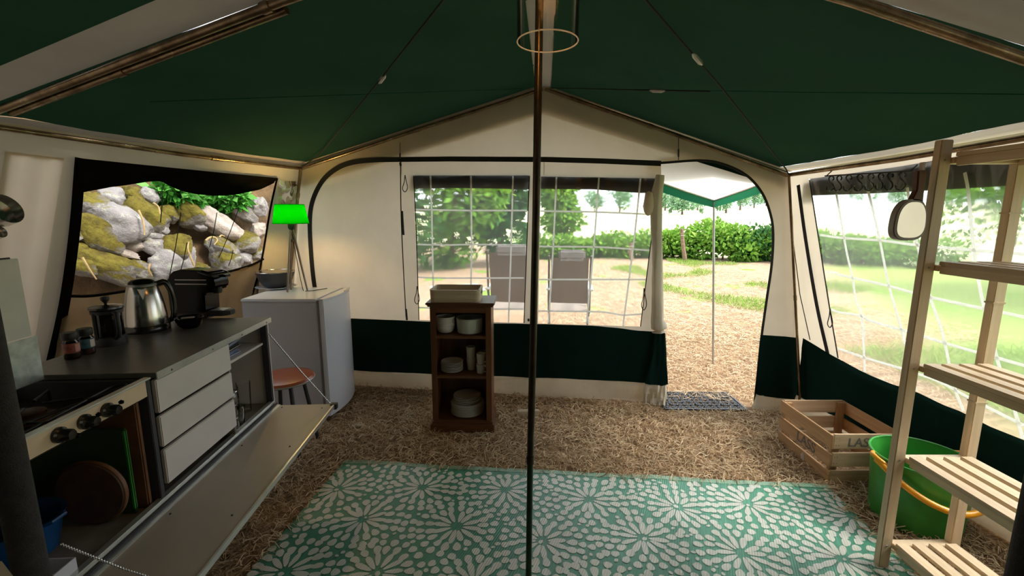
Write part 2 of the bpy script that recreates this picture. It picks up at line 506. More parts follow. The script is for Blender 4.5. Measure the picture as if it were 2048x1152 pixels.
def blades(name, n, region, ln, wd, lift, mat, label, cat, keep=None, seed=1, tone=None, zf=None):
    g = np.random.default_rng(seed)
    x0, x1, y0, y1 = region
    x = g.uniform(x0, x1, n); y = g.uniform(y0, y1, n)
    if keep is not None:
        k = keep(x, y, g); x, y = x[k], y[k]
    n = len(x); a = g.uniform(0, 2 * PI, n); L = g.uniform(ln[0], ln[1], n); W = g.uniform(wd[0], wd[1], n)
    up = g.uniform(lift[0], lift[1], n) * L; z = g.uniform(.0, .014, n)
    if zf is not None: z = z + np.array([zf(px, py) for px, py in zip(x, y)])
    bend = g.uniform(-.7, .7, n)
    V = np.zeros((n, 6, 3))
    for j, t in enumerate((0, .5, 1.0)):
        aa = a + bend * t; dx, dy = np.cos(aa), np.sin(aa)
        w = W * (1 - .75 * abs(t - .35))
        cx, cy = x + dx * L * t, y + dy * L * t; cz = z + up * (t if lift[0] > .5 else math.sin(PI * min(t, .8)))
        V[:, 2 * j, 0], V[:, 2 * j, 1], V[:, 2 * j, 2] = cx - dy * w, cy + dx * w, cz
        V[:, 2 * j + 1, 0], V[:, 2 * j + 1, 1], V[:, 2 * j + 1, 2] = cx + dy * w, cy - dx * w, cz + W * .6
    base = (np.arange(n) * 6)[:, None]
    Fc = np.concatenate([base + np.array([0, 1, 3, 2]), base + np.array([2, 3, 5, 4])], 0)
    return big_mesh(name, V.reshape(-1, 3), Fc, np.repeat(g.uniform(0, 1, n) if tone is None else tone(x, y, g), 6), mat, label, cat)
def big_mesh(name, V, Fc, tone, mat, label=None, cat=None, parent=None, kind='stuff'):
    me = bpy.data.meshes.new(name)
    me.vertices.add(len(V)); me.vertices.foreach_set('co', V.astype(np.float32).ravel())
    k = Fc.shape[1]
    me.loops.add(len(Fc) * k); me.loops.foreach_set('vertex_index', Fc.astype(np.int32).ravel())
    me.polygons.add(len(Fc)); me.polygons.foreach_set('loop_start', np.arange(0, len(Fc) * k, k, dtype=np.int32))
    me.update(calc_edges=True)
    at = me.attributes.new('tone', 'FLOAT', 'POINT'); at.data.foreach_set('value', tone.astype(np.float32))
    me.materials.append(MATS[mat])
    o = bpy.data.objects.new(name, me); COL.objects.link(o)
    if parent is not None: o.parent = parent
    if kind: o['kind'] = kind
    if label: o['label'] = label
    if cat: o['category'] = cat
    return o

# ================================================================= TENT SHELL
def pxs(fn, pts, off=0.0): return [fn(x, y, off) for x, y in pts]
# ---- front wall
gable = [PF(603, 332), PF(1088, 172), PF(1575, 345)]
arch_px = [(1322, 326), (1400, 321), (1445, 328), (1492, 350), (1524, 386), (1541, 430), (1546, 470), (1543, 530), (1533, 600), (1522, 680), (1514, 760), (1507, 822)]
W1 = [(827, 351), (1058, 351), (1047, 646), (838, 640)]
W2 = [(1082, 353), (1317, 357), (1281, 653), (1076, 647)]
SK_TOP = [(600, 640), (700, 637), (830, 642), (960, 646), (1075, 648), (1180, 651), (1230, 655), (1270, 661), (1330, 664)]
SK_BOT = [(600, 735), (722, 742), (860, 748), (980, 752), (1100, 756), (1230, 762), (1334, 769)]
def xz(p): return (p.x, p.z)
door_hole = [xz(PF(1322, 326))] + [xz(p) for p in smooth_path(pxs(PF, arch_px), 40)[1:]] + [xz(PF(1333, 822)), xz(PF(1328, 662))]
sk_l, sk_r = PF(600, 640), PF(1604, 680)
outer = [xz(gable[0]), xz(gable[1]), xz(gable[2]), (2.07, .62), (2.075, .02), (-1.98, .02), (-1.90, .62)]
front = struct('wall_front', poly_holes(outer, [[xz(PF(*p)) for p in W1], [xz(PF(*p)) for p in W2], [(x, max(z, .021)) for x, z in door_hole]], lambda a, b: front_at(a, b)), 'canvas_cream',
               'cream canvas gable wall with arched dark piping and doorway', 'tent wall')
nf = NF.normalized()
obj('skirt', MB().sheet(pxs(PF, SK_TOP, .02), pxs(PF, SK_BOT, .02), 60, 8, .022, -nf, 5, 1), 'canvas_skirt', front, True, label='dark green canvas skirt band')
obj('mud_flap', MB().sheet(pxs(PF, SK_BOT, .012), [Vector((p.x, p.y - .03 - .02 * math.sin(p.x * 5), max(p.z, .004))) for p in pxs(PF, [(600, 760), (722, 768), (860, 778), (980, 784), (1100, 792), (1230, 800), (1330, 808)], .012)], 50, 4, .012, -nf, 4, 2), 'canvas_flap', front, True, label='pale mud flap touching the straw')
obj('skirt', MB().sheet(pxs(PF, [(1521, 670), (1560, 672), (1606, 677)], .02), pxs(PF, [(1512, 790), (1555, 796), (1600, 800)], .02), 14, 8, .008, -nf, 2, 3), 'canvas_skirt', front, True)
obj('mud_flap', MB().sheet(pxs(PF, [(1512, 788), (1555, 794), (1600, 798)], .015), [Vector((p.x, p.y, .004)) for p in pxs(PF, [(1503, 822), (1555, 826), (1610, 826)], .05)], 12, 4, .012, -nf, 3, 4), 'canvas_flap', front, True)
def strip(path, w, out, thick=.004):
    """flat band following a path on a wall; out = wall normal"""
    P = [Vector(p) for p in path]; out = Vector(out).normalized(); mb = MB(); vs = []
    for i, p in enumerate(P):
        d = (P[min(i + 1, len(P) - 1)] - P[max(i - 1, 0)]).normalized(); s = d.cross(out).normalized() * w * .5
        vs += [p - s, p + s, p + s + out * thick, p - s + out * thick]
    n = len(P); fs = []
    for i in range(n - 1):
        for k in range(4): fs.append((i * 4 + k, i * 4 + (k + 1) % 4, i * 4 + 4 + (k + 1) % 4, i * 4 + 4 + k))
    fs += [(3, 2, 1, 0), tuple(4 * n - 4 + k for k in range(4))]
    return mb.add(vs, fs)
obj('piping', strip(smooth_path(pxs(PF, [(664, 735), (645, 650), (629, 570), (622, 500), (620, 440), (626, 400), (645, 362), (672, 338), (705, 325), (750, 320), (800, 319)], .004), 50) + pxs(PF, [(900, 318), (1090, 319), (1200, 322), (1322, 327)], .004), .036, -nf), 'piping_black', front, label='wide black arched piping')
obj('door_zip', strip(smooth_path(pxs(PF, arch_px, .004), 60), .016, -nf), 'piping_black', front, label='dark zip edging the doorway')
for px in (803, 1088):
    obj('seam', MB().tube(pxs(PF, [(px, 322), (px, 350)], .004), .002, 6), 'canvas_shade', front)
# outer roof valance that shades the top of the gable from outside
for a, b in (((600, 333), (1088, 172)), ((1088, 172), (1577, 346))):
    pa, pb = PF(*a, -.03), PF(*b, -.03)
    obj('gable_valance', MB().sheet([pa, pb], [pa - Vector((0, 0, .165 if a[0] == 600 else .19)), pb - Vector((0, 0, .19 if a[0] == 600 else .11))], 20, 3, .01, -nf, 6, 5), 'canvas_skirt', front, True)

# ---- front windows: clear vinyl with white grid strips
def window(name, corners, fn, inward, vlines, hlines, header, label, wave=.0, sw=.012):
    w = struct(name, None, None, label, 'window')
    tl, tr, br, bl = corners
    obj('pane', MB().sheet(pxs(fn, tl if isinstance(tl, list) else [tl, tr]), pxs(fn, br if isinstance(br, list) else [bl, br]), 40, 24, wave, inward, 4, 3, 2), 'vinyl_clear', w, True, label='clear wrinkled vinyl pane')
    for ln in vlines + hlines:
        obj('window_strip', strip(smooth_path(pxs(fn, ln, .006), 20), sw, inward, .002), 'strap_white', w)
    if header:
        obj('rolled_blind', MB().sheet(pxs(fn, header[0], -.02), pxs(fn, header[1], -.05), 30, 5, .02, inward, 5, 6), 'canvas_black', w, True, label='dark rolled blind along the top edge')
    return w
def ln(*p): return list(p)
w1 = window('window_1', W1, PF, -nf,
            [ln((861, 352), (864, 450), (868, 641)), ln((942, 352), (943, 480), (941, 643)), ln((1026, 352), (1022, 500), (1017, 645))],
            [ln((829, 419), (940, 421), (1054, 421)), ln((832, 489), (900, 490), (940, 489), (1050, 490)), ln((835, 554), (880, 556), (1048, 556)), ln((837, 615), (870, 616), (960, 618), (1046, 618))],
            ([(825, 350), (940, 351), (1060, 350)], [(826, 378), (900, 376), (980, 377), (1058, 379)]), 'clear vinyl window with white grid beside the plain cream panel', .01)
w2 = window('window_2', W2, PF, -nf,
            [ln((1113, 354), (1106, 500), (1097, 646)), ln((1198, 354), (1187, 500), (1173, 647)), ln((1281, 357), (1268, 480), (1246, 652))],
            [ln((1081, 422), (1190, 424), (1308, 429)), ln((1079, 493), (1190, 494), (1260, 498), (1300, 501)), ln((1078, 559), (1170, 559), (1292, 559)), ln((1077, 622), (1180, 623), (1215, 625), (1246, 630), (1283, 628))],
            ([(1081, 352), (1200, 354), (1318, 356)], [(1081, 378), (1190, 379), (1280, 386), (1315, 386)]), 'clear vinyl window with white grid beside the open doorway', .012)
# zips and elastic loops at the window edges
def zipline(par, pts, fn=PF, r=.0035): obj('window_zip', MB().tube(smooth_path(pxs(fn, pts, .008), 16), r, 6), 'cord_black', par)
zipline(w1, [(827, 352), (832, 450), (838, 640)]); zipline(w1, [(1059, 352), (1054, 480), (1048, 646)])
zipline(w2, [(1318, 360), (1300, 500), (1281, 653)])
def loop(par, x, y, h, fn=PF, s=5):
    obj('loop_cord', MB().tube(smooth_path(pxs(fn, [(x, y), (x - s * .3, y + h * .4), (x - s, y + h * .8), (x, y + h), (x + s, y + h * .75), (x + 2, y + h * .3), (x, y)], .015), 24), .003, 6), 'cord_black', par)
loop(w1, 810, 350, 34); loop(w1, 834, 572, 36); loop(w2, 1288, 576, 44)
for p in ((1057, 640),):
    obj('toggle', MB().lathe([(.001, -.012), (.008, -.008), (.008, .008), (.001, .012)], 10, tuple(PF(*p, .012))), 'cord_black', w1, True)

# ---- door curtain rolled up beside the doorway
door = struct('door_1', None, None, 'cream door curtain rolled and tied beside the doorway', 'door')
pth = smooth_path(pxs(PF, [(1319, 350), (1313, 400), (1312, 480), (1313, 560), (1315, 630), (1318, 650), (1319, 664)], .03), 42)
rad = []
for i in range(len(pth)):
    t = i / (len(pth) - 1); rad.append(.030 + .018 * t - (.022 * math.exp(-((t - .955) / .03) ** 2)) + .006 * math.sin(9 * t))
mb = MB().tube(pth, rad, 22)
mb.v = [tuple(Vector(p) + Vector((1, 0, 0)) * (.007 * math.sin(10 * p[0] * 9) + .004 * noise.noise(Vector(p) * 9))) for p in mb.v]
obj('curtain_roll', mb, 'canvas_flap', door, True)
mb = MB().lathe([(.004, .08), (.026, .068), (.036, .03), (.037, -.02), (.03, -.06), (.016, -.08), (.004, -.086)], 18, tuple(PF(1297, 407, .05)))
mb.v = [(p[0] + .008 * noise.noise(Vector(p) * 22), p[1], p[2] + .008 * noise.noise(Vector(p) * 18 + Vector((4, 0, 0)))) for p in mb.v]
obj('curtain_fold', mb, 'canvas_cream', door, True)
obj('tie_cord', MB().tube([PF(1317, 650, .03) + Vector((.042 * math.cos(a), .042 * math.sin(a), .004 * math.sin(2 * a))) for a in [2 * PI * k / 20 for k in range(21)]], .004, 6), 'strap_white', door)
obj('skirt_fold', MB().sheet(pxs(PF, [(1312, 662), (1326, 664), (1331, 668)], .045), pxs(PF, [(1290, 768), (1326, 772), (1336, 768)], .06), 10, 8, .02, -nf, 2, 8), 'canvas_skirt', door, True)
obj('plastic_bag', MB().sheet(pxs(PF, [(1288, 766), (1312, 770), (1334, 770)], .055), [Vector((p.x, p.y, .006)) for p in pxs(PF, [(1286, 806), (1310, 808), (1331, 806)], .09)], 10, 6, .05, -nf, 3, 9), 'canvas_flap', door, True)

# ---- left wall with the open mesh window
WL_OPEN = [(159, 316), (300, 331), (450, 346), (556, 356), (495, 640), (96, 770)]
def yz(p): return (p.y, p.z)
l_outer = [yz(PL(603, 332)), (2.9, 1.80), (2.15, 1.82), (1.75, 1.82), (1.75, .0), (3.64, .0)]
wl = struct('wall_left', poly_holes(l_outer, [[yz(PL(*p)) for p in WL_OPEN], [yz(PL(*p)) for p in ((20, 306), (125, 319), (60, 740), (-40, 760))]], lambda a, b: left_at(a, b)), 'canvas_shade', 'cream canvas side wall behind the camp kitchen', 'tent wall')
nl = NL.normalized()
near = [left_at(1.75, 1.82), Vector((-2.62, -1.0, 1.8))]
obj('canvas_panel', MB().sheet(near, [left_at(1.75, 0), Vector((-2.85, -1.0, 0))], 10, 4, .02, nl, 2, 4), 'canvas_cream', wl, True)
obj('skirt', MB().sheet([left_at(1.75, .42, .02), left_at(3.62, .42, .02)], [left_at(1.75, .03, .02), left_at(3.62, .03, .02)], 20, 4, .01, nl), 'canvas_skirt', wl, True)
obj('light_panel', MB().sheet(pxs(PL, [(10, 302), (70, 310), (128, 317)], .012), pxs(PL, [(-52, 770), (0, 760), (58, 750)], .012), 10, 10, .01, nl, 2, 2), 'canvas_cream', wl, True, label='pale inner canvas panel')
wd = struct('window_3', None, None, 'open mesh window in the side wall facing the mossy rocks', 'window')
obj('rolled_blind', MB().sheet(pxs(PL, [(156, 316), (300, 331), (450, 346), (555, 356)], .02), smooth_path(pxs(PL, [(154, 388), (200, 378), (255, 370), (315, 362), (335, 370), (370, 384), (420, 391), (470, 389), (515, 380), (549, 366)], .02), 40), 48, 8, .02, nl, 5, 5), 'canvas_black', wd, True, label='black rolled blind sagging from the top edge')
obj('frame_band', strip(smooth_path(pxs(PL, [(161, 316), (148, 470), (128, 610), (98, 745)], .015), 20), .045, nl), 'canvas_black', wd)
obj('frame_band', strip(smooth_path(pxs(PL, [(554, 356), (540, 420), (521, 530), (497, 612)], .015), 20), .014, nl), 'canvas_black', wd)
HEM = [(134, 592), (180, 592), (240, 584), (295, 575), (345, 562), (400, 553), (450, 545), (500, 531), (527, 518)]
obj('net_hem', MB().tube(smooth_path(pxs(PL, HEM, .02), 50), .008, 8), 'canvas_black', wd)
obj('lowered_net', MB().sheet(smooth_path(pxs(PL, HEM, .018), 50), pxs(PL, [(92, 775), (250, 740), (400, 700), (505, 660)], .018), 50, 10, .03, nl, 6, 7, 2), 'mesh_brown', wd, True, label='brown insect net drooping below the opening')
for a, b in (((324, 376), (321, 445)), ((362, 425), (338, 558)), ((374, 485), (358, 553)), ((434, 425), (419, 495)), ((478, 416), (438, 515)), ((466, 500), (457, 532))):
    obj('net_cord', MB().tube(pxs(PL, [a, ((a[0] + b[0]) / 2 + 1.5, (a[1] + b[1]) / 2), b], -.03), .0028, 6), 'cord_black', wd)
obj('plastic_flap', MB().sheet(pxs(PL, [(556, 360), (578, 362), (597, 363)], .02), pxs(PL, [(556, 418), (576, 415), (594, 392)], .03), 10, 8, .03, nl, 3, 8), 'plastic_sheet', wd, True, label='crinkled clear plastic flap')

# ---- right wall with the big vinyl window
SKR = [(1606, 676), (1650, 704), (1678, 719), (1735, 747), (1790, 770), (1833, 786), (1892, 814), (1927, 826), (1963, 847), (2048, 882)]
WR_TOP = [(1618, 358), (1700, 347), (1800, 333), (2048, 290)]
far_t, far_b = PR(2048, 290), PR(2048, 882)
r_hole = [yz(p) for p in pxs(PR, WR_TOP)] + [(1.0, far_t.z), (1.0, far_b.z - .02)] + [yz(p) for p in pxs(PR, SKR[::-1][:-2])] + [yz(PR(1676, 716))]
r_outer = [yz(PR(1577, 346)), (2.3, 1.70), (1.8, 1.715), (-1.0, 1.72), (-1.0, 0), (3.07, 0)]
wr = struct('wall_right', poly_holes(r_outer, [r_hole], lambda a, b: right_at(a, b)), 'canvas_cream', 'cream canvas side wall behind the wooden rack', 'tent wall')
nr = -NR.normalized()
obj('skirt', MB().sheet(pxs(PR, SKR, .02) + [right_at(1.0, far_b.z - .02, .02), right_at(-1, far_b.z, .02)], [right_at(y, .12, .02) for y in (3.05, 2.5, 1.9, 1.0, -1)], 60, 6, .02, nr, 6, 3), 'canvas_skirt', wr, True, label='dark green canvas skirt band')
obj('mud_flap', MB().sheet([right_at(y, .125, .015) for y in (3.05, 2.5, 1.9, 1.0, -1)], [right_at(y, .004, .05) for y in (3.05, 2.5, 1.9, 1.0, -1)], 40, 3, .02, nr, 5, 4), 'canvas_flap', wr, True)
w4 = struct('window_4', None, None, 'large wrinkled vinyl window with slanting white grid behind the rack', 'window')
obj('pane', MB().sheet(pxs(PR, WR_TOP) + [right_at(1.0, far_t.z)], pxs(PR, [(1678, 716)] + SKR[3:]) + [right_at(1.0, far_b.z - .02)], 60, 30, .018, nr, 7, 3, 3), 'vinyl_clear', w4, True, label='clear wrinkled vinyl pane')
for l in (ln((1640, 470), (1686, 476), (1762, 481), (1823, 489), (1930, 499), (2048, 508), (2130, 515)), ln((1652, 544), (1672, 546), (1684, 551), (1774, 571), (1858, 594), (2048, 634), (2130, 652)),
          ln((1663, 619), (1680, 625), (1724, 632), (1738, 641), (1801, 659), (1920, 695), (2048, 731), (2130, 757)), ln((1676, 697), (1735, 717), (1796, 735), (1873, 761), (1943, 798), (2048, 851)),
          ln((1673, 388), (1690, 485), (1697, 520), (1705, 554), (1712, 600), (1724, 634), (1728, 700), (1730, 744)), ln((1735, 380), (1740, 395), (1760, 481), (1778, 571), (1804, 661), (1832, 782)),
          ln((1815, 375), (1826, 450), (1846, 535), (1862, 600), (1885, 665), (1908, 770), (1927, 822)), ln((1930, 345), (1937, 385), (1946, 482), (1957, 558), (1966, 605), (1990, 700), (1998, 730), (2030, 822), (2046, 878))):
    obj('window_strip', strip(smooth_path(pxs(PR, l, .012), 24), .013, nr, .002), 'strap_white', w4)
obj('rolled_blind', MB().sheet(pxs(PR, [(1617, 356), (1700, 346), (1800, 332), (2048, 290)], -.03) + [right_at(1, far_t.z, -.03)], pxs(PR, [(1622, 391), (1720, 388), (1823, 383), (2048, 370)], -.06) + [right_at(1, PR(2048, 371).z, -.06)], 40, 5, .02, nr, 5, 6), 'canvas_black', w4, True, label='dark rolled blind along the top edge')
obj('window_zip', strip(smooth_path(pxs(PR, [(1597, 370), (1612, 480), (1634, 610), (1656, 708)], .008), 16), .026, nr), 'piping_black', w4)
obj('window_zip', MB().tube(smooth_path(pxs(PR, [(1619, 360), (1633, 450), (1655, 590), (1676, 716)], .008), 16), .004, 6), 'cord_black', w4)
loop(w4, 1660, 617, 38, PR, 5)
obj('wall_cord', MB().tube(pxs(PR, [(1586, 480), (1600, 590), (1620, 680)], .02), .003, 6), 'cord_black', wr)

# ---- back wall
struct('wall_back', MB().add([(-2.85, -1, 0), (2.46, -1, 0), (2.28, -1, 1.72), (-.1, -1, 2.32), (-2.62, -1, 1.8)], [(0, 1, 2, 3, 4)]), 'canvas_cabin', 'dark green cabin curtain closing the tent behind the viewer', 'tent wall')

# ---- roof
RIDGE = [gable[1] + Vector((0, .03, .01)), Vector((.085, 1.48, 2.31)), Vector((.07, 1.27, 2.315)), Vector((-.1, -1.02, 2.33))]
EL = [PL(600, 331, -.03), PL(480, 317, -.03), PL(359, 301, -.03), PL(190, 277, -.03), PL(0, 248, -.03), left_at(2.06, 1.805, -.03)]
ER = [PR(1579, 343, -.03), PR(1700, 326, -.03), PR(1800, 311, -.03), PR(1930, 288, -.03), PR(2048, 265, -.03), right_at(1.42, 1.735, -.03)]
EL2 = [EL[-1], left_at(1.92, 1.81, -.03)]; EL3 = [EL2[-1], Vector((-2.63, -1.02, 1.82))]
ER2 = [ER[-1], right_at(1.285, 1.74, -.03)]; ER3 = [ER2[-1], Vector((2.29, -1.02, 1.74))]
roof = struct('ceiling', None, None, 'green pitched canvas roof with cream ridge and edge strips', 'tent roof')
def band(name, mat, top, bot, v0, v1, nu, nv, amp, nrm, seed, drop=0):
    T, B = resample(top, nu), resample(bot, nu)
    a = [p.lerp(q, v0) - Vector((0, 0, drop)) for p, q in zip(T, B)]; b = [p.lerp(q, v1) - Vector((0, 0, drop)) for p, q in zip(T, B)]
    return obj(name, MB().sheet(a, b, nu, nv, amp, nrm, 3, seed, 2), mat, roof, True)
for side, E1, E2, E3 in (('l', EL, EL2, EL3), ('r', ER, ER2, ER3)):
    up = Vector((0, 0, 1))
    band('roof_panel', 'canvas_green', RIDGE[:2], E1, .028, .955, 30, 20, .008, up, 1 if side == 'l' else 2)
    band('eave_strip', 'canvas_shade' if side == 'r' else 'canvas_band', RIDGE[:2], E1, .955, 1.0, 30, 2, 0, up, 3)  # left strip takes the darker canvas, its shade put into the colour
    band('ridge_strip', 'canvas_band', RIDGE[:2], E1, 0, .03, 30, 2, 0, up, 3, .002)
    band('rear_band', 'canvas_band', RIDGE[1:3], E2, 0, 1.0, 6, 20, 0, up, 3)
    band('roof_panel', 'canvas_green', RIDGE[2:], E3, .028, 1.0, 20, 16, .008, up, 4)
    band('ridge_strip', 'canvas_band', RIDGE[2:], E3, 0, .03, 10, 2, 0, up, 3, .002)
    # outer front overhang, out of sight, added to shade the upper gable
    fw = Vector((.05, .32, -.03))
    obj('roof_overhang', MB().sheet([RIDGE[0] + fw, E1[0] + fw], [RIDGE[0], E1[0]], 12, 3, .006, up, 3, 6), 'canvas_skirt', roof, True)
    e0, e1 = RIDGE[0].lerp(E1[0], .02) , E1[0]
    obj('front_strip', MB().sheet([e0 - up * .004, e1 - up * .004], [e0 - up * .004 + Vector((-.01, -.05, 0)), e1 - up * .004 + Vector((-.01, -.05, 0))], 12, 1), 'canvas_shade', roof)

# ================================================================= TENT POLES
def pole(path, r, label, mat='pole_metal', joints=(), n=12):
    p0 = Vector(path[-1])
    t = thing('tent_pole', label, 'tent pole', p0)
    rel = [Vector(p) - p0 for p in path]
    obj('tube', MB().tube(rel, r, n), mat, t, True)
    P = resample(rel, 200)
    for j in joints:
        i = int(j * 199); d = (P[i + 1] - P[i]).normalized()
        obj('joint_collar', MB().tube([P[i] - d * .018, P[i] + d * .018], r * 1.28, n), mat, t, True)
    return t
t = thing('tent_pole', 'tall dark centre pole standing on the patterned rug', 'tent pole', (.066, 1.5, .008))
obj('upper_tube', MB().tube([(.0, .0, .52), (.013, 0, 1.4), (.02, 0, 2.285)], .0125, 14), 'pole_dark', t, True, label='brown upper tube')
obj('lower_tube', MB().tube([(-.004, 0, 0), (0, 0, .53)], .0112, 14), 'pole_green', t, True, label='dark green lower tube')
obj('joint_collar', MB().tube([(0, 0, .505), (0, 0, .535)], .0145, 14), 'pole_dark', t, True)
obj('foot', MB().lathe([(.02, 0), (.02, .008), (.013, .02)], 14, (-.004, 0, 0)), 'black_matte', t, True)
up = Vector((0, 0, 1))
pole(pxs(PF, [(1086, 178), (840, 258), (604, 337)], .03), .012, 'slanting gable pole from the peak down to the lamp corner', joints=(.5,))
pole(pxs(PF, [(1090, 178), (1330, 262), (1574, 351)], .03), .012, 'slanting gable pole from the peak down to the crate corner', joints=(.45,))
pole(pxs(PL, [(602, 337), (359, 308), (0, 255)], .03) + [left_at(1.9, 1.78, .03)], .013, 'brassy eave pole above the camp kitchen', joints=(.33, .35))
pole(pxs(PR, [(1577, 350), (1800, 318), (2048, 276)], .03) + [right_at(1.3, 1.71, .03)], .013, 'eave pole above the hook rail and rack', joints=(.55,))
tl = PL(601, 338, .05); bl = Vector((-1.93, 3.55, 0)); d_ = (bl - tl)
pole([tl, tl.lerp(bl, .5), bl], .0115, 'corner pole behind the green lamp', joints=(.12,))
pole([PR(1578, 350, .045), PR(1600, 790, .05), right_at(3.0, .0, .05)], .0085, 'thin corner pole beside the wooden crate', joints=(.5,))
Q0 = RIDGE[1] - up * .03
ql = [Q0, onz(560, 4, 2.115), onz(0, 219, 1.845), left_at(2.06, 1.775, .05)]
qr = [Q0, onz(1715, 5, 2.00), onz(2048, 118, 1.845), ER[-1] - up * .02]
pole(ql, .016, 'brown rafter pole over the camp kitchen', joints=(.38,))
pole([p + Vector((0, .045, -.006)) for p in ql[1:3]] , .014, 'second brown rafter pole lashed beside the one over the kitchen', joints=(.55,))
pole(qr, .016, 'brown rafter pole over the wooden rack', joints=(.4,))
pole([Vector((-.875, .72, 1.72)), Vector((-.865, .72, 0.0))], .024, 'thick dark padded upright in front of the stove', 'foam_dark', n=18)
pole([Vector((.94, .72, 1.72)), Vector((.935, .72, 0.0))], .03, 'thick dark padded upright in front of the rack', 'foam_dark', n=18)
# cross rail that the two uprights carry
pole([Vector((-.88, .72, 1.735)), Vector((.945, .72, 1.735))][::-1] if False else [Vector((-.90, .72, 1.742)), Vector((.96, .72, 1.742))], .018, 'cross rail resting on the two padded uprights', 'foam_dark')
# straps of the roof
def strap(name, pts, buckle, label, r=.004):
    t = thing(name, label, 'strap', pts[-1])
    rel = [Vector(p) - Vector(pts[-1]) for p in pts]
    obj('strap', MB().tube(rel, r, 8), 'cord_black', t, True)
    b = Vector(buckle) - Vector(pts[-1]); d = (rel[1] - rel[0]).normalized()
    obj('buckle', MB().tube([b - d * .05, b - d * .03, b + d * .03, b + d * .05], [.004, .011, .011, .004], 8), 'steel_dull', t, True)
def roofl(x, y, d=.03):   # the left slope as a plane through ridge and eave
    n = (RIDGE[1] - RIDGE[0]).cross(EL[0] - RIDGE[0]); n.normalize(); n = n if n.z > 0 else -n
    return onplane(x, y, RIDGE[0].dot(n) - d, n)
def roofr(x, y, d=.03):
    n = (RIDGE[1] - RIDGE[0]).cross(ER[0] - RIDGE[0]); n.normalize(); n = n if n.z > 0 else -n
    return onplane(x, y, RIDGE[0].dot(n) - d, n)
strap('tension_strap', [roofl(905, -25), roofl(880, 8), roofl(760, 160), roofl(640, 308), PL(601, 336, .05)], roofl(764, 158), 'dark tension strap with buckle under the green roof above the fridge')
strap('tension_strap', [roofr(1275, -20), roofr(1300, 10), roofr(1440, 172), roofr(1572, 338), PR(1577, 348, .04)], roofr(1395, 118), 'dark tension strap under the green roof above the doorway')
strap('tension_strap', [roofr(1100, 176), roofr(1200, 178), roofr(1315, 181), roofr(1420, 183)], roofr(1315, 181), 'short horizontal cord with buckle beside the centre pole peak', .003)
for fn, pts in ((roofl, [(1050, 177), (700, 189), (300, 203)]), (roofr, [(1110, 176), (1600, 184), (2048, 188)])):
    obj('roof_seam', strip([fn(x, y, .012) for x, y in pts], .008, (0, 0, -1), .002), 'canvas_valance', roof)
def gable_tie(x0, y0, y1, lab):
    a, b = PF(x0, y0, .03), PF(x0, y1, .01); t = thing('elastic_tie', lab, 'cord', b)
    obj('cord', MB().tube([a - b, (a - b) * .5, Vector((0, 0, 0))], .0025, 6), 'cord_black', t)
    obj('hook', MB().tube([(a - b) * .42, (a - b) * .12], .006, 8), 'black_matte', t)
gable_tie(800, 285, 322, 'short elastic tie hanging from the gable pole above the cream panel')
gable_tie(1357, 268, 320, 'short elastic tie hanging from the gable pole above the doorway')
t = thing('elastic_tie', 'long black elastic cord with toggles down the cream panel', 'cord', PF(812, 634, .02))
o0 = PF(812, 634, .02)
obj('cord', MB().tube([p - o0 for p in smooth_path(pxs(PF, [(801, 322), (802, 420), (806, 520), (812, 634)], .02), 16)], .004, 6), 'cord_black', t)
for y0, y1 in ((422, 470), (325, 332), (618, 640)):
    obj('toggle', MB().tube([PF(804 + (y0 - 420) * .04, y0, .025) - o0, PF(805 + (y1 - 420) * .04, y1, .025) - o0], .008, 8), 'black_matte', t)

# ================================================================= RUG
nx, ny = 90, 62; vs = []; W, D = 2.61, 1.8
def rug_e(x, y): return .012 * noise.noise(Vector((x * 2.1, 0, 3))) * max(.35, 1 + y * 6)
def rug_z(x, y):
    z = .008 + .0035 * noise.noise(Vector((x * 3, y * 3, 0))) + .004 * math.exp(-((x - 2.2 + .25 * y) / .04) ** 2) + .003 * math.exp(-((x - 1.75 + .05 * y) / .03) ** 2)
    return max(z, .004)
for j in range(ny + 1):
    for i in range(nx + 1):
        x, y = W * i / nx, -D * j / ny; vs.append((x, y + rug_e(x, y), rug_z(x, y)))
fs = [(j * (nx + 1) + i, j * (nx + 1) + i + 1, (j + 1) * (nx + 1) + i + 1, (j + 1) * (nx + 1) + i) for j in range(ny) for i in range(nx)]
rug = obj('rug', MB().add(vs, fs), 'rug_weave', None, True, loc=RUG_O, rot=(0, 0, RUG_A))
tag(rug, 'green woven plastic rug with off-white dahlia petals', 'rug')
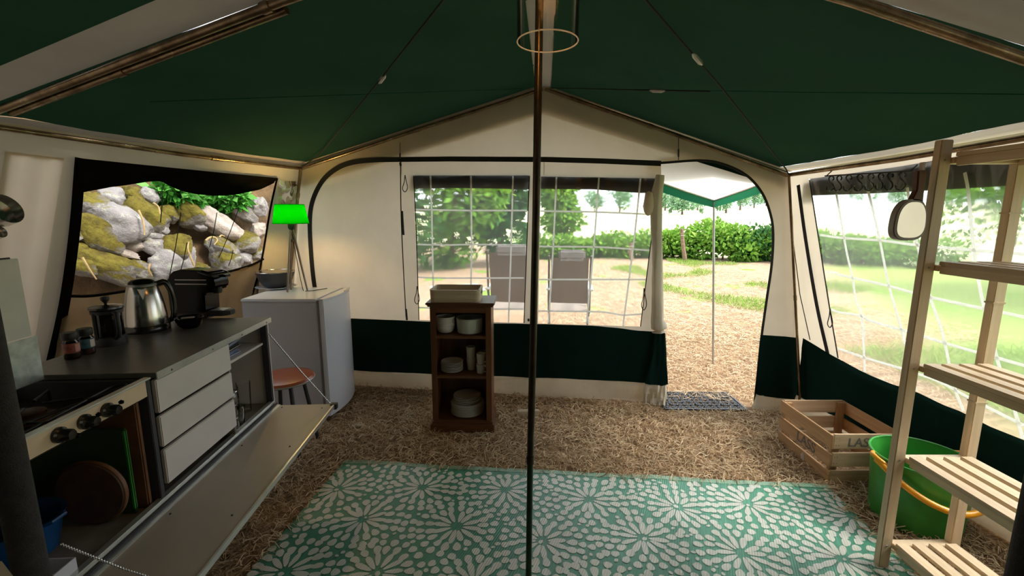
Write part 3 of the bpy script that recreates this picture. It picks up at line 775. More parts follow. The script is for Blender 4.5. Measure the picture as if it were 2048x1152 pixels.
def petals():
    r = random.Random(3); fl = []; row = 0; y = .05
    while y > -D - .3:
        x = -.1 + (.21 if row % 2 else 0)
        while x < W + .3:
            fl.append((x + r.uniform(-.045, .045), y + r.uniform(-.04, .04), r.uniform(0, 6.28))); x += .41
        y -= .285; row += 1
    cen = []; mb = MB(); rings = ((.066, .043, 12, 1.0), (.122, .026, 17, .5), (.166, .021, 22, 1.0), (.204, .019, 27, .5), (.240, .018, 32, 1.0), (.275, .017, 36, .5), (.31, .016, 40, 1.0))
    for (fx, fy, ph) in fl:
        for (rc, hl, n, of) in rings:
            for k_ in range(n):
                a = ph + 2 * PI * (k_ + of + r.uniform(-.12, .12)) / n; rr = rc + r.uniform(-.006, .006)
                cx_, cy_ = fx + rr * math.cos(a), fy + rr * math.sin(a)
                if not (.012 < cx_ < W - .012 and -D + .03 < cy_ < -.045): continue
                own = math.hypot(cx_ - fx, cy_ - fy); oth = min(math.hypot(cx_ - gx, cy_ - gy) for gx, gy, _ in fl if (gx, gy) != (fx, fy))
                if own > oth - .012: continue
                hw = PI * rc / n * r.uniform(.66, .80); h_ = hl * r.uniform(.85, 1.05); pts = []
                for q in range(12):
                    b = 2 * PI * q / 12; u, v = math.cos(b) * h_, math.sin(b) * hw * (1 + .28 * math.cos(b)) * r.uniform(.9, 1.1)
                    X_, Y_ = cx_ + u * math.cos(a) - v * math.sin(a), cy_ + u * math.sin(a) + v * math.cos(a)
                    pts.append((X_, Y_ + rug_e(X_, Y_), rug_z(X_, Y_) + .0016))
                mb.add(pts, [tuple(range(12))]); cen.append((cx_, cy_, max(h_, hw)))
    C_ = np.array(cen)
    for _ in range(9000):          # small fillers between the flowers
        x, y = r.uniform(.02, W - .02), r.uniform(-D + .03, -.05); rad = r.uniform(.009, .014)
        if np.min(np.hypot(C_[:, 0] - x, C_[:, 1] - y) - C_[:, 2] * .9) < rad * 1.05 + .002: continue
        C_ = np.vstack([C_, (x, y, rad)]); a = r.uniform(0, 3.1); e_ = r.uniform(.65, .9)
        pts = [(x + rad * math.cos(b) * math.cos(a) - rad * e_ * math.sin(b) * math.sin(a), y + rad * math.cos(b) * math.sin(a) + rad * e_ * math.sin(b) * math.cos(a)) for b in [2 * PI * q / 10 for q in range(10)]]
        mb.add([(p, q + rug_e(p, q), rug_z(p, q) + .0016) for p, q in pts], [tuple(range(10))])
    o = obj('petal_pattern', mb, 'rug_petal', rug, label='off-white woven petals'); o['kind'] = 'stuff'
    bd = [(W * i / 90, -.036) for i in range(91)]
    mb = MB().add([(x, y + rug_e(x, y), rug_z(x, y) + .0016) for x, y in bd] + [(x, -.001 + rug_e(x, 0), rug_z(x, 0) + .0016) for x, y in bd], [(i, i + 1, 92 + i, 91 + i) for i in range(90)])
    obj('edge_band', mb, 'rug_border', rug)
petals()

# ================================================================= CAMP KITCHEN
KA = math.atan2(.06, 1)          # turned a little: length runs along local y, front faces local +x
KO = Vector((-1.244, 2.236, 0))
k = thing('camp_kitchen', 'long camping kitchen unit with grey counter, cream drawers and lowered front flap', 'camping kitchen', KO, KA)
DP = -.46
def kbox(name, lo, hi, mat, par=None, bev=.002, **kw): return obj(name, MB().box(lo, hi), mat, par or k, False, bev, **kw)
kbox('carcass_end', (DP, -.012, .40), (-.0, 0, .862), 'drawer_cream')
kbox('carcass_back', (DP, -1.42, .40), (DP + .012, -.012, .862), 'carcass_in')
kbox('carcass_floor', (DP + .012, -1.42, .40), (0, -.012, .425), 'carcass_in')
kbox('divider', (DP + .012, -.375, .425), (-.003, -.363, .862), 'carcass_in')
kbox('divider', (DP + .012, -.835, .425), (-.004, -.815, .862), 'carcass_dark')
kbox('end_trim', (-.03, -.03, .42), (.001, -.012, .862), 'carcass_dark')
kbox('worktop', (DP - .01, -.812, .862), (.012, .004, .88), 'counter_grey')
kbox('front_edge', (.0125, -.812, .855), (.016, .004, .881), 'alu_trim')
for y in (-.05, -.28, -.5, -.74):
    obj('screw', MB().lathe([(.0045, 0), (.003, .003)], 8).xf(Matrix.Translation((.0162, y, .866)) @ Matrix.Rotation(PI / 2, 4, 'Y')), 'steel_dull', k)
kbox('shelf', (DP + .02, -.362, .745), (-.02, -.03, .757), 'drawer_cream', label='cream inner shelf')
for z0, z1, dx, m in ((.735, .852, .006, 'drawer_cream'), (.612, .722, .004, 'drawer_cream'), (.475, .600, .004, 'drawer_cream')):
    d = kbox('drawer', (-.012, -.806, z0), (dx, -.368, z1), m, bev=.003)
    obj('drawer_box', MB().box((DP + .03, -.79, z0 + .01), (-.012, -.385, z1 - .02)), 'carcass_dark', d)
kbox('bottom_rail', (-.02, -1.42, .425), (.004, -.012, .44), 'alu_trim')
kbox('hinge_gap', (.0045, -1.42, .408), (.012, -.0, .424), 'carcass_dark')
# stove
st = kbox('stove_panel', (-.01, -1.42, .812), (.004, -.845, .866), 'panel_cream', label='cream stove front panel')
kbox('stove_trim', (-.012, -1.42, .867), (.012, -.83, .873), 'alu_trim', label='bright metal edge along the stove')
kbox('stove_pan', (DP + .012, -1.42, .80), (-.012, -.836, .806), 'stove_dark')
for i, y in enumerate((-1.155, -1.08, -1.005)):
    kb = obj('knob', MB().lathe([(.021, 0), (.021, .008), (.016, .012), (.015, .032), (.012, .037), (0, .038)], 20).xf(Matrix.Translation((.004, y, .838)) @ Matrix.Rotation(PI / 2, 4, 'Y')), 'black_plastic', k, True)
    obj('knob_pointer', MB().lathe([(.0, -.006), (.006, -.004), (.007, .003), (.0, .008)], 10, (.036, y + (.018, .012, .016)[i], .838 + (-.012, .014, .016)[i])), 'black_gloss', kb, True)
for y in (-1.26, -.99):
    b = obj('burner', MB().lathe([(.055, .806), (.055, .816), (.035, .82), (.035, .832), (.028, .836), (0, .836)], 24, (-.22, y, 0)), 'burner_brown', k, True)
    for a in range(4):
        an = a * PI / 2 + .4
        obj('grate_bar', MB().tube([(-.22 + .03 * math.cos(an), y + .03 * math.sin(an), .852), (-.22 + .12 * math.cos(an), y + .12 * math.sin(an), .852), (-.22 + .125 * math.cos(an), y + .125 * math.sin(an), .81)], .0045, 8), 'iron_black', k, True)
obj('grate_rail', MB().tube(smooth_path([(-.05, -1.40, .856), (-.06, -1.1, .857), (-.075, -.90, .86), (-.06, -.87, .862), (-.04, -.885, .86), (-.10, -1.1, .856), (-.12, -1.4, .856)], 30), .004, 8), 'iron_black', k, True)
obj('grate_rail', MB().tube([(-.37, -1.40, .856), (-.37, -.87, .856)], .004, 8), 'iron_black', k, True)
obj('grate_rail', MB().tube([(-.40, -1.12, .857), (-.05, -1.12, .857)], .004, 8), 'iron_black', k, True)
# raised lid behind the stove
obj('splash_guard', MB().box((DP + .125, -1.45, .868), (DP + .129, -.816, 1.015)), 'splash_steel', k, False, .001, label='spotted metal splash guard')
lid = obj('raised_lid', MB().box((DP + .12, -1.45, 1.018), (DP + .128, -.83, 1.265)), 'lid_grey', k, False, .002, label='pale grey raised lid')
obj('lid_edge', MB().tube([(DP + .131, -1.45, 1.268), (DP + .131, -.86, 1.268)], .003, 6), 'carcass_dark', lid)
# legs
for y in (-.10, -1.35):
    for x in (-.05, DP + .04):
        obj('leg', MB().tube([(x, y, .40), (x + (.03 if x > -.2 else -.02), y, .0)], .009, 10), 'steel_dull', k, True)
# lowered front flap held by two chains
fl = obj('flap', MB().box((.014, -1.42, .398), (.305, -.008, .411)), 'flap_beige', k, False, .002, label='lowered beige front flap')
obj('flap_edge', MB().box((.305, -1.42, .395), (.312, -.008, .414)), 'alu_trim', fl, label='white metal edge strip')
obj('flap_hinge', MB().box((.006, -1.42, .4105), (.030, -.008, .4145)), 'alu_trim', fl)
obj('corner_block', MB().box((.29, -.03, .388), (.322, -.002, .416)), 'black_matte', fl)
for y in (-.06, -.45, -.9, -1.25):
    obj('stud', MB().lathe([(.004, .411), (.003, .414), (0, .4145)], 8, (.26, y, 0)), 'black_matte', fl)
    obj('stud', MB().lathe([(.004, .411), (.003, .414), (0, .4145)], 8, (.05, y + .02, 0)), 'black_matte', fl)
for y in (-.02, -1.20):
    a, b = Vector((.008, y, .80 if y > -1 else .56)), Vector((.29, y - (.0 if y > -1 else 0), .416)); mb = MB(); P = resample([a, a.lerp(b, .5) - Vector((0, 0, .008)), b], 44)
    for i in range(44): mb.tube([P[i], P[i].lerp(P[i + 1], .5), P[i + 1]], [.0016, .0036, .0016], 6)
    obj('chain', mb, 'chrome_wire', k, True)
def kw(x, y, z): return k_m @ Vector((x, y, z))
k_m = Matrix.Translation(KO) @ Matrix.Rotation(KA, 4, 'Z')
# things stored inside the kitchen
def kthing(name, label, cat, x, y, z, rz=0, group=None): return thing(name, label, cat, kw(x, y, z), KA + rz, group)
t = kthing('cutting_board', 'brown wooden board standing in the open stove compartment', 'cutting board', -.30, -.855, .4255)
obj('board', MB().box((-.10, -.009, 0), (.275, .009, .375)), 'board_brown', t, False, .004)
obj('handle_hole', MB().lathe([(.014, -.0095), (.014, .0095)], 16).xf(Matrix.Translation((.0, 0, .345)) @ Matrix.Rotation(PI / 2, 4, 'X')), 'carcass_dark', t)
t = kthing('cutting_board', 'thin green board leaning in front of the brown wooden board', 'cutting board', -.26, -.888, .4255)
obj('board', MB().box((-.10, -.004, 0), (.215, .004, .30)), 'board_green', t, False, .003)
obj('rim', MB().box((.207, -.0055, .02), (.213, .0055, .29)), 'bucket_green', t)
t = kthing('trivet', 'dark round cork trivet leaning against the green board', 'trivet', -.135, -.925, .4255)
obj('disc', MB().lathe([(.10, 0), (.105, .006), (.105, .016), (.10, .022)], 36).xf(Matrix.Translation((0, 0, .109)) @ Matrix.Rotation(PI / 2, 4, 'X')), 'board_round', t, True)
obj('rim', MB().lathe_open([(.1055, .004), (.1085, .009), (.1085, .013), (.1055, .018)], 36).xf(Matrix.Translation((0, 0, .109)) @ Matrix.Rotation(PI / 2, 4, 'X')), 'board_brown', t, True)
t = kthing('dish_basin', 'dark blue plastic basin under the stove', 'basin', -.25, -1.06, .4255)
obj('body', MB().lathe([(.085, 0), (.105, .10), (.112, .102), (.112, .107), (.10, .105), (.08, .006), (0, .006)], 28), 'blue_plastic', t, True)
obj('grip', MB().tube([(.10, -.03, .105), (.125, -.02, .112), (.125, .02, .112), (.10, .03, .105)], .006, 8), 'blue_plastic', t, True)
t = kthing('storage_box', 'small white open box under the stove beside the chain', 'box', -.07, -1.20, .4255)
t.scale = (.9, .75, 1)
for lo, hi in (((-.06, -.075, 0), (.06, .075, .004)), ((-.06, -.075, .004), (-.056, .075, .05)), ((.056, -.075, .004), (.06, .075, .05)), ((-.056, -.075, .004), (.056, -.071, .05)), ((-.056, .071, .004), (.056, .075, .05))):
    obj('side_panel' if hi[2] > .01 else 'bottom_panel', MB().box(lo, hi), 'white_enamel', t)
# folded cloths on the inner shelf
for i, (m, lab) in enumerate((('cloth_blue', 'folded blue patterned tea towel lowest on the kitchen shelf'), ('cloth_dark', 'folded dark tea towel between two others on the kitchen shelf'), ('cloth_blue', 'folded blue patterned tea towel on top of the kitchen shelf pile'))):
    t = kthing('tea_towel', lab, 'tea towel', -.13, -.27 + .01 * i, .757 + .027 * i, .1 * i - .05, 'tea towels on the kitchen shelf')
    mb = MB()
    for q in range(2): mb.box((-.09 + .004 * q, -.075, .013 * q + .0005), (.09 - .006 * q, .075, .013 * (q + 1)))
    obj('folds', mb, m, t, False, .005)
    obj('hem', MB().box((.078, -.076, .004), (.088, .076, .0095)), 'label_white', t, False, .001)
t = kthing('serving_bowl', 'dark bowl beside the folded towels on the kitchen shelf', 'bowl', -.20, -.11, .757)
obj('body', MB().lathe([(.03, 0), (.065, .03), (.072, .055), (.069, .055), (.06, .03), (.0, .006)], 24), 'bowl_dark', t, True)
obj('foot', MB().lathe([(.03, -.0), (.033, .004), (.03, .008)], 20), 'bowl_dark', t, True)
# drinking glasses in the lower compartment
def tumbler(h, r):
    t = thing('drinking_glass', '', 'glass'); obj('body', MB().lathe_open([(.0005, .001), (r * .82, 0), (r, h), (r - .002, h), (r * .82 - .002, .008), (.0005, .008)], 22), 'glass_clear', t, True)
    obj('base', MB().lathe([(r * .78, .001), (r * .8, .006), (0, .0075)], 22), 'glass_clear', t, True); return t
for i, (x, y, h, r) in enumerate(((-.10, -.10, .15, .032), (-.12, -.175, .15, .032), (-.22, -.12, .13, .034), (-.23, -.20, .13, .034), (-.06, -.25, .085, .036), (-.15, -.30, .085, .036))):
    t = tumbler(h, r); t.location = kw(x, y, .4255); t['label'] = ('tall clear drinking glass next to the kitchen end panel', 'tall clear drinking glass second from the kitchen end panel', 'medium glass behind the tall one next to the end panel', 'medium glass deepest in the kitchen compartment', 'short clear tumbler in front of the stacked jars', 'short clear tumbler behind the stacked jars')[i]
    t['group'] = ('tall glasses in the kitchen', 'medium glasses in the kitchen', 'short tumblers in the kitchen')[i // 2]
for i, (x, y, z) in enumerate(((-.05, -.31, .4255), (-.05, -.31, .4875), (-.045, -.305, .5495))):
    t = kthing('jam_jar', ('clear jar at the bottom of the stack of jars in the kitchen', 'clear jar in the middle of the stack of jars in the kitchen', 'clear jar on top of the stack of jars in the kitchen')[i], 'jar', x, y, z, 0, 'stacked jars in the kitchen')
    obj('body', MB().lathe_open([(.0005, .0), (.028, 0), (.03, .01), (.03, .045), (.024, .055), (.024, .062), (.022, .062), (.022, .055), (.028, .044), (.028, .012), (.0005, .004)], 20), 'glass_clear', t, True)
    obj('rim', MB().lathe_open([(.0245, .056), (.026, .058), (.0245, .061)], 20), 'steel', t, True)

# ---- things on the counter
CT = .88
def jar(px, py, lab, band_m, fill_m):
    p = onz(px, py - 6, CT); t = thing('spice_jar', lab, 'spice jar', (p.x, p.y, CT), .3)
    obj('glass_body', MB().lathe([(.021, 0), (.023, .004), (.023, .062), (.018, .07), (.018, .076)], 22), 'glass_smoke', t, True)
    obj('contents', MB().lathe([(.0205, .003), (.0215, .006), (.0215, .022), (0, .023)], 20), fill_m, t, True)
    obj('paper_label', MB().lathe_open([(.0234, .024), (.0234, .060)], 22), band_m, t, True)
    lb = MB().lathe_open([(.0237, .028), (.0237, .056)], 40); lb.f = [f for f in lb.f if lb.v[f[0]][0] > .018]
    obj('label_print', lb, 'label_pink' if band_m == 'spice_red' else 'label_white', t, True)
    obj('cap', MB().lathe([(.022, .072), (.0235, .074), (.0235, .096), (.022, .098), (0, .098)], 26), 'black_matte', t, True)
jar(146, 723, 'spice jar with black cap and dark red label beside the stove', 'spice_red', 'board_brown')
jar(176, 713, 'spice jar with black cap and teal label beside the french press', 'spice_blue', 'label_pink')
p = onz(223, 688, CT)
t = thing('french_press', 'dark french press coffee maker between spice jars and kettle', 'french press', (p.x, p.y, CT), -.5)
obj('glass_beaker', MB().lathe_open([(.0005, .012), (.044, .012), (.047, .02), (.047, .145), (.045, .145), (.045, .02), (.0005, .016)], 30), 'glass_smoke', t, True)
obj('base_ring', MB().lathe([(.052, 0), (.053, .004), (.051, .035), (.048, .038)], 30), 'black_matte', t, True)
obj('top_ring', MB().lathe_open([(.048, .128), (.051, .13), (.051, .142), (.048, .144)], 30), 'black_matte', t, True)
for a in range(4):
    an = a * PI / 2 + .3; obj('frame_strut', MB().tube([(.0505 * math.cos(an), .0505 * math.sin(an), .03), (.0505 * math.cos(an), .0505 * math.sin(an), .135)], .0055, 8), 'black_matte', t, True)
obj('handle', MB().tube(smooth_path([(.05, 0, .135), (.075, 0, .135), (.085, 0, .11), (.082, 0, .055), (.052, 0, .03)], 20), .007, 10), 'black_matte', t, True)
li = obj('lid', MB().lathe([(.054, .146), (.056, .149), (.055, .156), (.03, .163), (.012, .165), (0, .165)], 30), 'black_plastic', t, True)
obj('plunger_knob', MB().lathe([(.004, .163), (.006, .172), (.013, .18), (.015, .188), (.012, .195), (0, .197)], 18), 'black_matte', li, True)
obj('plunger_rod', MB().tube([(0, 0, .02), (0, 0, .16)], .003, 8), 'steel', t)
p = onz(296, 660, CT)
t = thing('kettle', 'brushed steel electric kettle with black lid and base', 'kettle', (p.x, p.y, CT), .45)
obj('base', MB().lathe([(.084, 0), (.086, .006), (.085, .022), (.08, .03)], 36), 'black_plastic', t, True)
obj('body', MB().lathe([(.079, .03), (.080, .034), (.078, .07), (.072, .12), (.064, .165), (.056, .198), (.050, .206)], 44), 'steel', t, True, label='brushed steel body')
obj('neck_ring', MB().lathe([(.052, .203), (.053, .209), (.05, .214)], 36), 'steel_dull', t, True)
obj('lid', MB().lathe([(.05, .212), (.048, .222), (.036, .232), (.015, .237), (0, .2375)], 36), 'black_gloss', t, True)
obj('spout', MB().add([(-.016, -.062, .198), (.016, -.062, .198), (.0, -.084, .196), (.0, -.069, .15)], [(0, 2, 3), (2, 1, 3), (0, 1, 2), (0, 3, 1)]).xf(Matrix.Rotation(.2, 4, 'Z')), 'alu_trim', t, False, label='pale triangular spout')
obj('handle', MB().tube(smooth_path([(.046, .02, .206), (.076, .03, .212), (.094, .036, .17), (.098, .04, .10), (.092, .036, .045), (.072, .028, .03)], 28), [.011] * 4 + [.012] * 19 + [.011] * 3, 12) if False else MB().tube(smooth_path([(.046, .02, .206), (.076, .03, .212), (.094, .036, .17), (.098, .04, .10), (.092, .036, .045), (.072, .028, .03)], 28), .0125, 12), 'black_plastic', t, True)
p = onz(404, 632, CT)
t = thing('espresso_machine', 'glossy black capsule espresso machine with round top', 'coffee machine', (p.x + .02, p.y - .01, CT), -.06)
t.scale = (1.08, 1.05, 1.06)
prof = [(-.115, .03), (-.12, .06), (-.12, .175), (-.112, .205), (-.09, .225), (-.05, .235), (.05, .232), (.085, .222), (.10, .20), (.105, .165), (.098, .14), (.05, .12), (.045, .03)]
obj('body', MB().prism(prof, 1, -.055, .055), 'black_gloss', t, 35, .008)
obj('foot', MB().box((-.115, -.05, 0), (.05, .05, .032)), 'black_matte', t, False, .006)
obj('water_tank', MB().box((-.135, -.045, .03), (-.119, .045, .19)), 'glass_smoke', t, False, .006)
obj('coffee_outlet', MB().lathe([(.018, .118), (.02, .128), (.02, .15)], 16, (.078, 0, 0)), 'black_matte', t, True)
lv = obj('lever', MB().tube(smooth_path([(.04, -.058, .225), (.10, -.058, .205), (.105, 0, .203), (.10, .058, .205), (.04, .058, .225)], 24), .006, 10), 'black_plastic', t, True)
obj('lever_tip', MB().box((.095, -.022, .196), (.142, .022, .208)), 'black_gloss', lv, False, .005)
dt = obj('drip_tray', MB().prism([(.045, -.045), (.115, -.042), (.14, -.02), (.142, .02), (.115, .042), (.045, .045)], 2, .012, .036), 'black_matte', t, False, .004)
obj('drip_grid', MB().box((.055, -.03, .036), (.115, .03, .039)), 'steel_dull', dt, False, .001)
for z in (.165, .185): obj('trim_line', MB().box((-.08, -.0575, z), (.07, -.0552, z + .004)), 'steel_dull', t)
p = onz(381, 655, CT)
t = thing('glass_bowl', 'small dark glass bowl in front of the espresso machine', 'bowl', (p.x, p.y, CT))
obj('body', MB().lathe([(.03, 0), (.045, .012), (.056, .04), (.0575, .05), (.0545, .05), (.042, .015), (0, .006)], 10), 'black_gloss', t)
obj('rim', MB().tube([(.056 * math.cos(2 * PI * a / 30), .056 * math.sin(2 * PI * a / 30), .05) for a in range(31)], .002, 6), 'glass_smoke', t, True)
obj('sugar_stick', MB().box((-.03, -.012, .046), (.02, .008, .05)).xf(Matrix.Rotation(.5, 4, 'Z')), 'label_white', t)
# utensils hanging from the eave pole
for nm, lab, px, py0, py1, hz, kind in (('ladle', 'steel saucepan hanging at the side wall above the stove', -6, 268, 425, 0, 0), ('skimmer', 'small steel skimmer hanging below the saucepan beside the wall', -8, 268, 466, 0, 1)):
    top = onz(px, 258, 1.775); d = (top.y - (.05 if kind else .0))
    bp = ony(px, py1, top.y); t = thing('saucepan' if kind == 0 else 'skimmer', lab, 'pan' if kind == 0 else 'skimmer', bp)
    M = Matrix.Rotation(PI / 2, 4, 'Y') @ Matrix.Identity(4)
    r = .07 if kind == 0 else .03
    obj('bowl', MB().lathe([(0, -.01), (r * .8, -.008), (r, .0), (r, .05 if kind == 0 else .02), (r * .97, .05 if kind == 0 else .02), (r * .95, .002), (0, -.004)], 28).xf(Matrix.Rotation(1.2, 4, 'Y')), 'steel', t, True)
    hh = top.z - bp.z + .014
    obj('handle', MB().tube([(0, 0, r * .9), (.0, 0, hh * .6), (0, 0, hh - .01)], [.006, .008, .003], 8), 'black_matte' if kind == 0 else 'steel_dull', t, True)
    obj('hook', MB().tube(smooth_path([(0, 0, hh - .03), (.012, 0, hh - .005), (0, 0, hh + .012), (-.014, 0, hh - .004)], 14), .003, 6), 'steel_dull', t, True)

# ================================================================= BUNK IN THE SLEEPING CABIN
t = thing('bunk_bed', 'cream mattress on a low dark bunk beside the padded upright', 'bed', (-1.2, .1, 0))
bp_ = [(-.45, -.7), (.46, -.7), (.45, .51), (.31, .592), (-.45, .592)]
obj('base', MB().prism(bp_, 2, .013, .72), 'carcass_dark', t, False, .01)
obj('mattress', MB().prism(bp_, 2, .722, .85), 'canvas_flap', t, 40, .03)
obj('edge_trim', MB().tube([(x * 1.004, y * 1.006, .735) for x, y in bp_ + bp_[:1]], .008, 8), 'curtain_trim', t, True)

# ================================================================= STOOL
t = thing('stool', 'round stool with rust-brown seat between kitchen and fridge', 'stool', (-1.335, 2.52, 0), .5)
obj('seat', MB().lathe([(.02, .425), (.13, .427), (.158, .437), (.163, .45), (.155, .462), (.11, .470), (0, .472)], 40), 'stool_seat', t, True)
obj('seat_band', MB().lathe_open([(.159, .436), (.1655, .442), (.1655, .447), (.159, .452)], 40), 'steel_dull', t, True)
for a in range(4):
    an = a * PI / 2 + .25
    obj('leg', MB().tube([(.10 * math.cos(an), .10 * math.sin(an), .43), (.165 * math.cos(an), .165 * math.sin(an), 0)], .011, 10), 'black_matte', t, True)
obj('leg_ring', MB().tube([(.137 * math.cos(2 * PI * a / 32), .137 * math.sin(2 * PI * a / 32), .19) for a in range(33)], .006, 8), 'black_matte', t, True)

# ================================================================= FRIDGE
FX0, FX1, FY0, FY1, FH = -1.76, -1.275, 2.87, 3.35, .855
t = thing('fridge', 'small pale grey table fridge with curved door', 'fridge', ((FX0 + FX1) / 2, (FY0 + FY1) / 2, 0))
cx, cy = (FX0 + FX1) / 2, (FY0 + FY1) / 2
hx, hy = (FX1 - FX0) / 2, (FY1 - FY0) / 2
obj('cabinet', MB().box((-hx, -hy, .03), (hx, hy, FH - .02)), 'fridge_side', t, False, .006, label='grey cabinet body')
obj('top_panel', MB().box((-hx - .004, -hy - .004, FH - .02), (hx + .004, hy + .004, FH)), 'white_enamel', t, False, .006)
obj('door_seal', MB().box((hx, -hy + .008, .05), (hx + .018, hy - .008, FH - .012)), 'grey_rubber', t)
n = 16; out = []
for i in range(n + 1):
    a = -1 + 2 * i / n; out.append((hx + .045 + .04 * (1 - a * a), a * hy))
poly = [(hx + .018, -hy)] + out + [(hx + .018, hy)]
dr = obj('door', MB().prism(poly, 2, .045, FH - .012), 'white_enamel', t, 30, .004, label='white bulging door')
obj('door_cap', MB().prism([(x + (.002 if x > hx + .02 else 0), y * 1.002) for x, y in poly], 2, FH - .0118, FH - .001), 'white_enamel', dr, False, .002)
obj('door_handle', MB().tube([(hx + .072, hy - .16, FH - .006), (hx + .062, hy - .06, FH + .0), (hx + .048, hy - .015, FH - .004)], .009, 10, True), 'alu_trim', dr, True)
for x in (-hx + .04, hx - .04):
    for y in (-hy + .04, hy - .04): obj('foot', MB().lathe([(.018, 0), (.018, .012), (.012, .03)], 14, (x, y, 0)), 'black_matte', t)
# bowl on a plate
p = onz(556, 575, FH)
bx, by = p.x, p.y - .02
t = thing('plate', 'white plate under the dark bowl on the fridge', 'plate', (bx, by, FH))
obj('dish', MB().lathe([(.08, 0), (.085, .003), (.14, .012), (.143, .015), (.138, .0155), (.085, .006), (0, .005)], 40), 'white_enamel', t, True)
obj('foot_ring', MB().lathe_open([(.07, .0), (.075, .004), (.07, .006)], 36), 'white_enamel', t, True)
t = thing('mixing_bowl', 'deep charcoal mixing bowl with shiny steel inside on the fridge', 'bowl', (bx, by, FH + .006))
obj('shell', MB().lathe([(.055, 0), (.085, .012), (.112, .055), (.130, .105), (.133, .118), (.131, .119)], 44), 'bowl_dark', t, True)
obj('steel_lining', MB().lathe([(.131, .1195), (.128, .118), (.108, .058), (.08, .02), (0, .012)], 44), 'steel', t, True)
obj('rim', MB().tube([(.132 * math.cos(2 * PI * a / 44), .132 * math.sin(2 * PI * a / 44), .119) for a in range(45)], .0028, 6), 'steel', t, True)
# green lamp
LY = 3.20; lp = ony(583, 460, LY); sh0, sh1 = ony(582, 447, LY).z, ony(582, 409, LY).z
t = thing('table_lamp', 'lit tripod lamp with bright green shade on the fridge', 'lamp', (lp.x, LY, FH))
mb = MB().lathe_open([(.118, sh0 - FH), (.095, sh1 - FH), (.0935, sh1 - FH), (.1165, sh0 - FH)], 40)
obj('lamp_shade', mb, 'shade_green', t, True, label='glowing green tapered shade')
for zz, rr in ((sh0 - FH, .118), (sh1 - FH, .095)):
    obj('shade_ring', MB().tube([(rr * math.cos(2 * PI * a / 40), rr * math.sin(2 * PI * a / 40), zz) for a in range(41)], .0022, 6), 'shade_green', t, True)
hz = sh0 - FH
obj('socket', MB().lathe([(.014, hz - .045), (.022, hz - .03), (.022, hz + .005), (.015, hz + .02), (0, hz + .02)], 20), 'black_matte', t, True)
obj('bulb', MB().lathe([(0, hz + .02), (.014, hz + .03), (.026, hz + .06), (.02, hz + .085), (0, hz + .092)], 18), 'bulb_warm', t, True)
for an in (.2, 2.5, 4.3):
    obj('leg', MB().tube([(.008 * math.cos(an), .008 * math.sin(an), hz - .04), (.075 * math.cos(an), .075 * math.sin(an), 0)], [.008, .0065], 10), 'lamp_leg', t, True)
obj('leg_hub', MB().lathe([(.009, hz - .13), (.012, hz - .12), (.009, hz - .11)], 12), 'brass_dark', t, True)
obj('shade_cross', MB().tube([(-.094, 0, sh1 - FH - .01), (.094, 0, sh1 - FH - .01)], .0015, 6), 'brass_dark', t)
obj('power_cord', MB().tube(smooth_path([(0, .0, hz - .06), (.05, -.01, .03), (.09, -.03, .003), (.15, .02, .003), (.19, .08, .003)], 24), .0025, 6), 'cord_black', t, True)

# ================================================================= BOOKCASE WITH DISHES
BX, BY = -.322, 2.755
case = thing('bookcase', 'narrow dark-stained wooden bookcase holding dishes', 'bookcase', (BX, BY, 0), -.03)
w2_, dp = .19, .235
def cb(name, lo, hi, mat='case_wood_up', bev=.003, par=None): return obj(name, MB().box(lo, hi), mat, par or case, False, bev)
cb('side_panel', (-w2_, .0, .06), (-w2_ + .018, dp, .83)); cb('side_panel', (w2_ - .018, 0, .06), (w2_, dp, .83))
cb('back_panel', (-w2_ + .018, dp - .008, .06), (w2_ - .018, dp, .83))
cb('face_stile', (-w2_ - .002, -.012, .075), (-w2_ + .034, 0, .83)); cb('face_stile', (w2_ - .034, -.012, .075), (w2_ + .002, 0, .83))
cb('top_rail', (-w2_ + .034, -.012, .79), (w2_ - .034, 0, .83), 'case_wood_x')
cb('cornice', (-w2_ - .018, -.026, .83), (w2_ + .018, dp + .012, .842), 'case_wood_x', .005); cb('top_board', (-w2_ - .026, -.034, .8425), (w2_ + .026, dp + .018, .857), 'case_wood_x', .005)
for z in (.64, .378): cb('shelf', (-w2_ + .018, -.008, z - .018), (w2_ - .018, dp - .009, z), 'case_wood_x')
cb('bottom_shelf', (-w2_ + .018, -.01, .06), (w2_ - .018, dp - .009, .078), 'case_wood_x')
cb('plinth', (-w2_ - .016, -.03, .0), (w2_ + .016, dp + .012, .06), 'case_wood_x', .006); cb('plinth_mould', (-w2_ - .009, -.022, .0605), (w2_ + .009, dp + .006, .072), 'case_wood_x', .004)
c_m = Matrix.Translation((BX, BY, 0)) @ Matrix.Rotation(-.03, 4, 'Z')
def ct(name, label, cat, x, y, z, rz=0, group=None): return thing(name, label, cat, c_m @ Vector((x, y, z)), -.03 + rz, group)
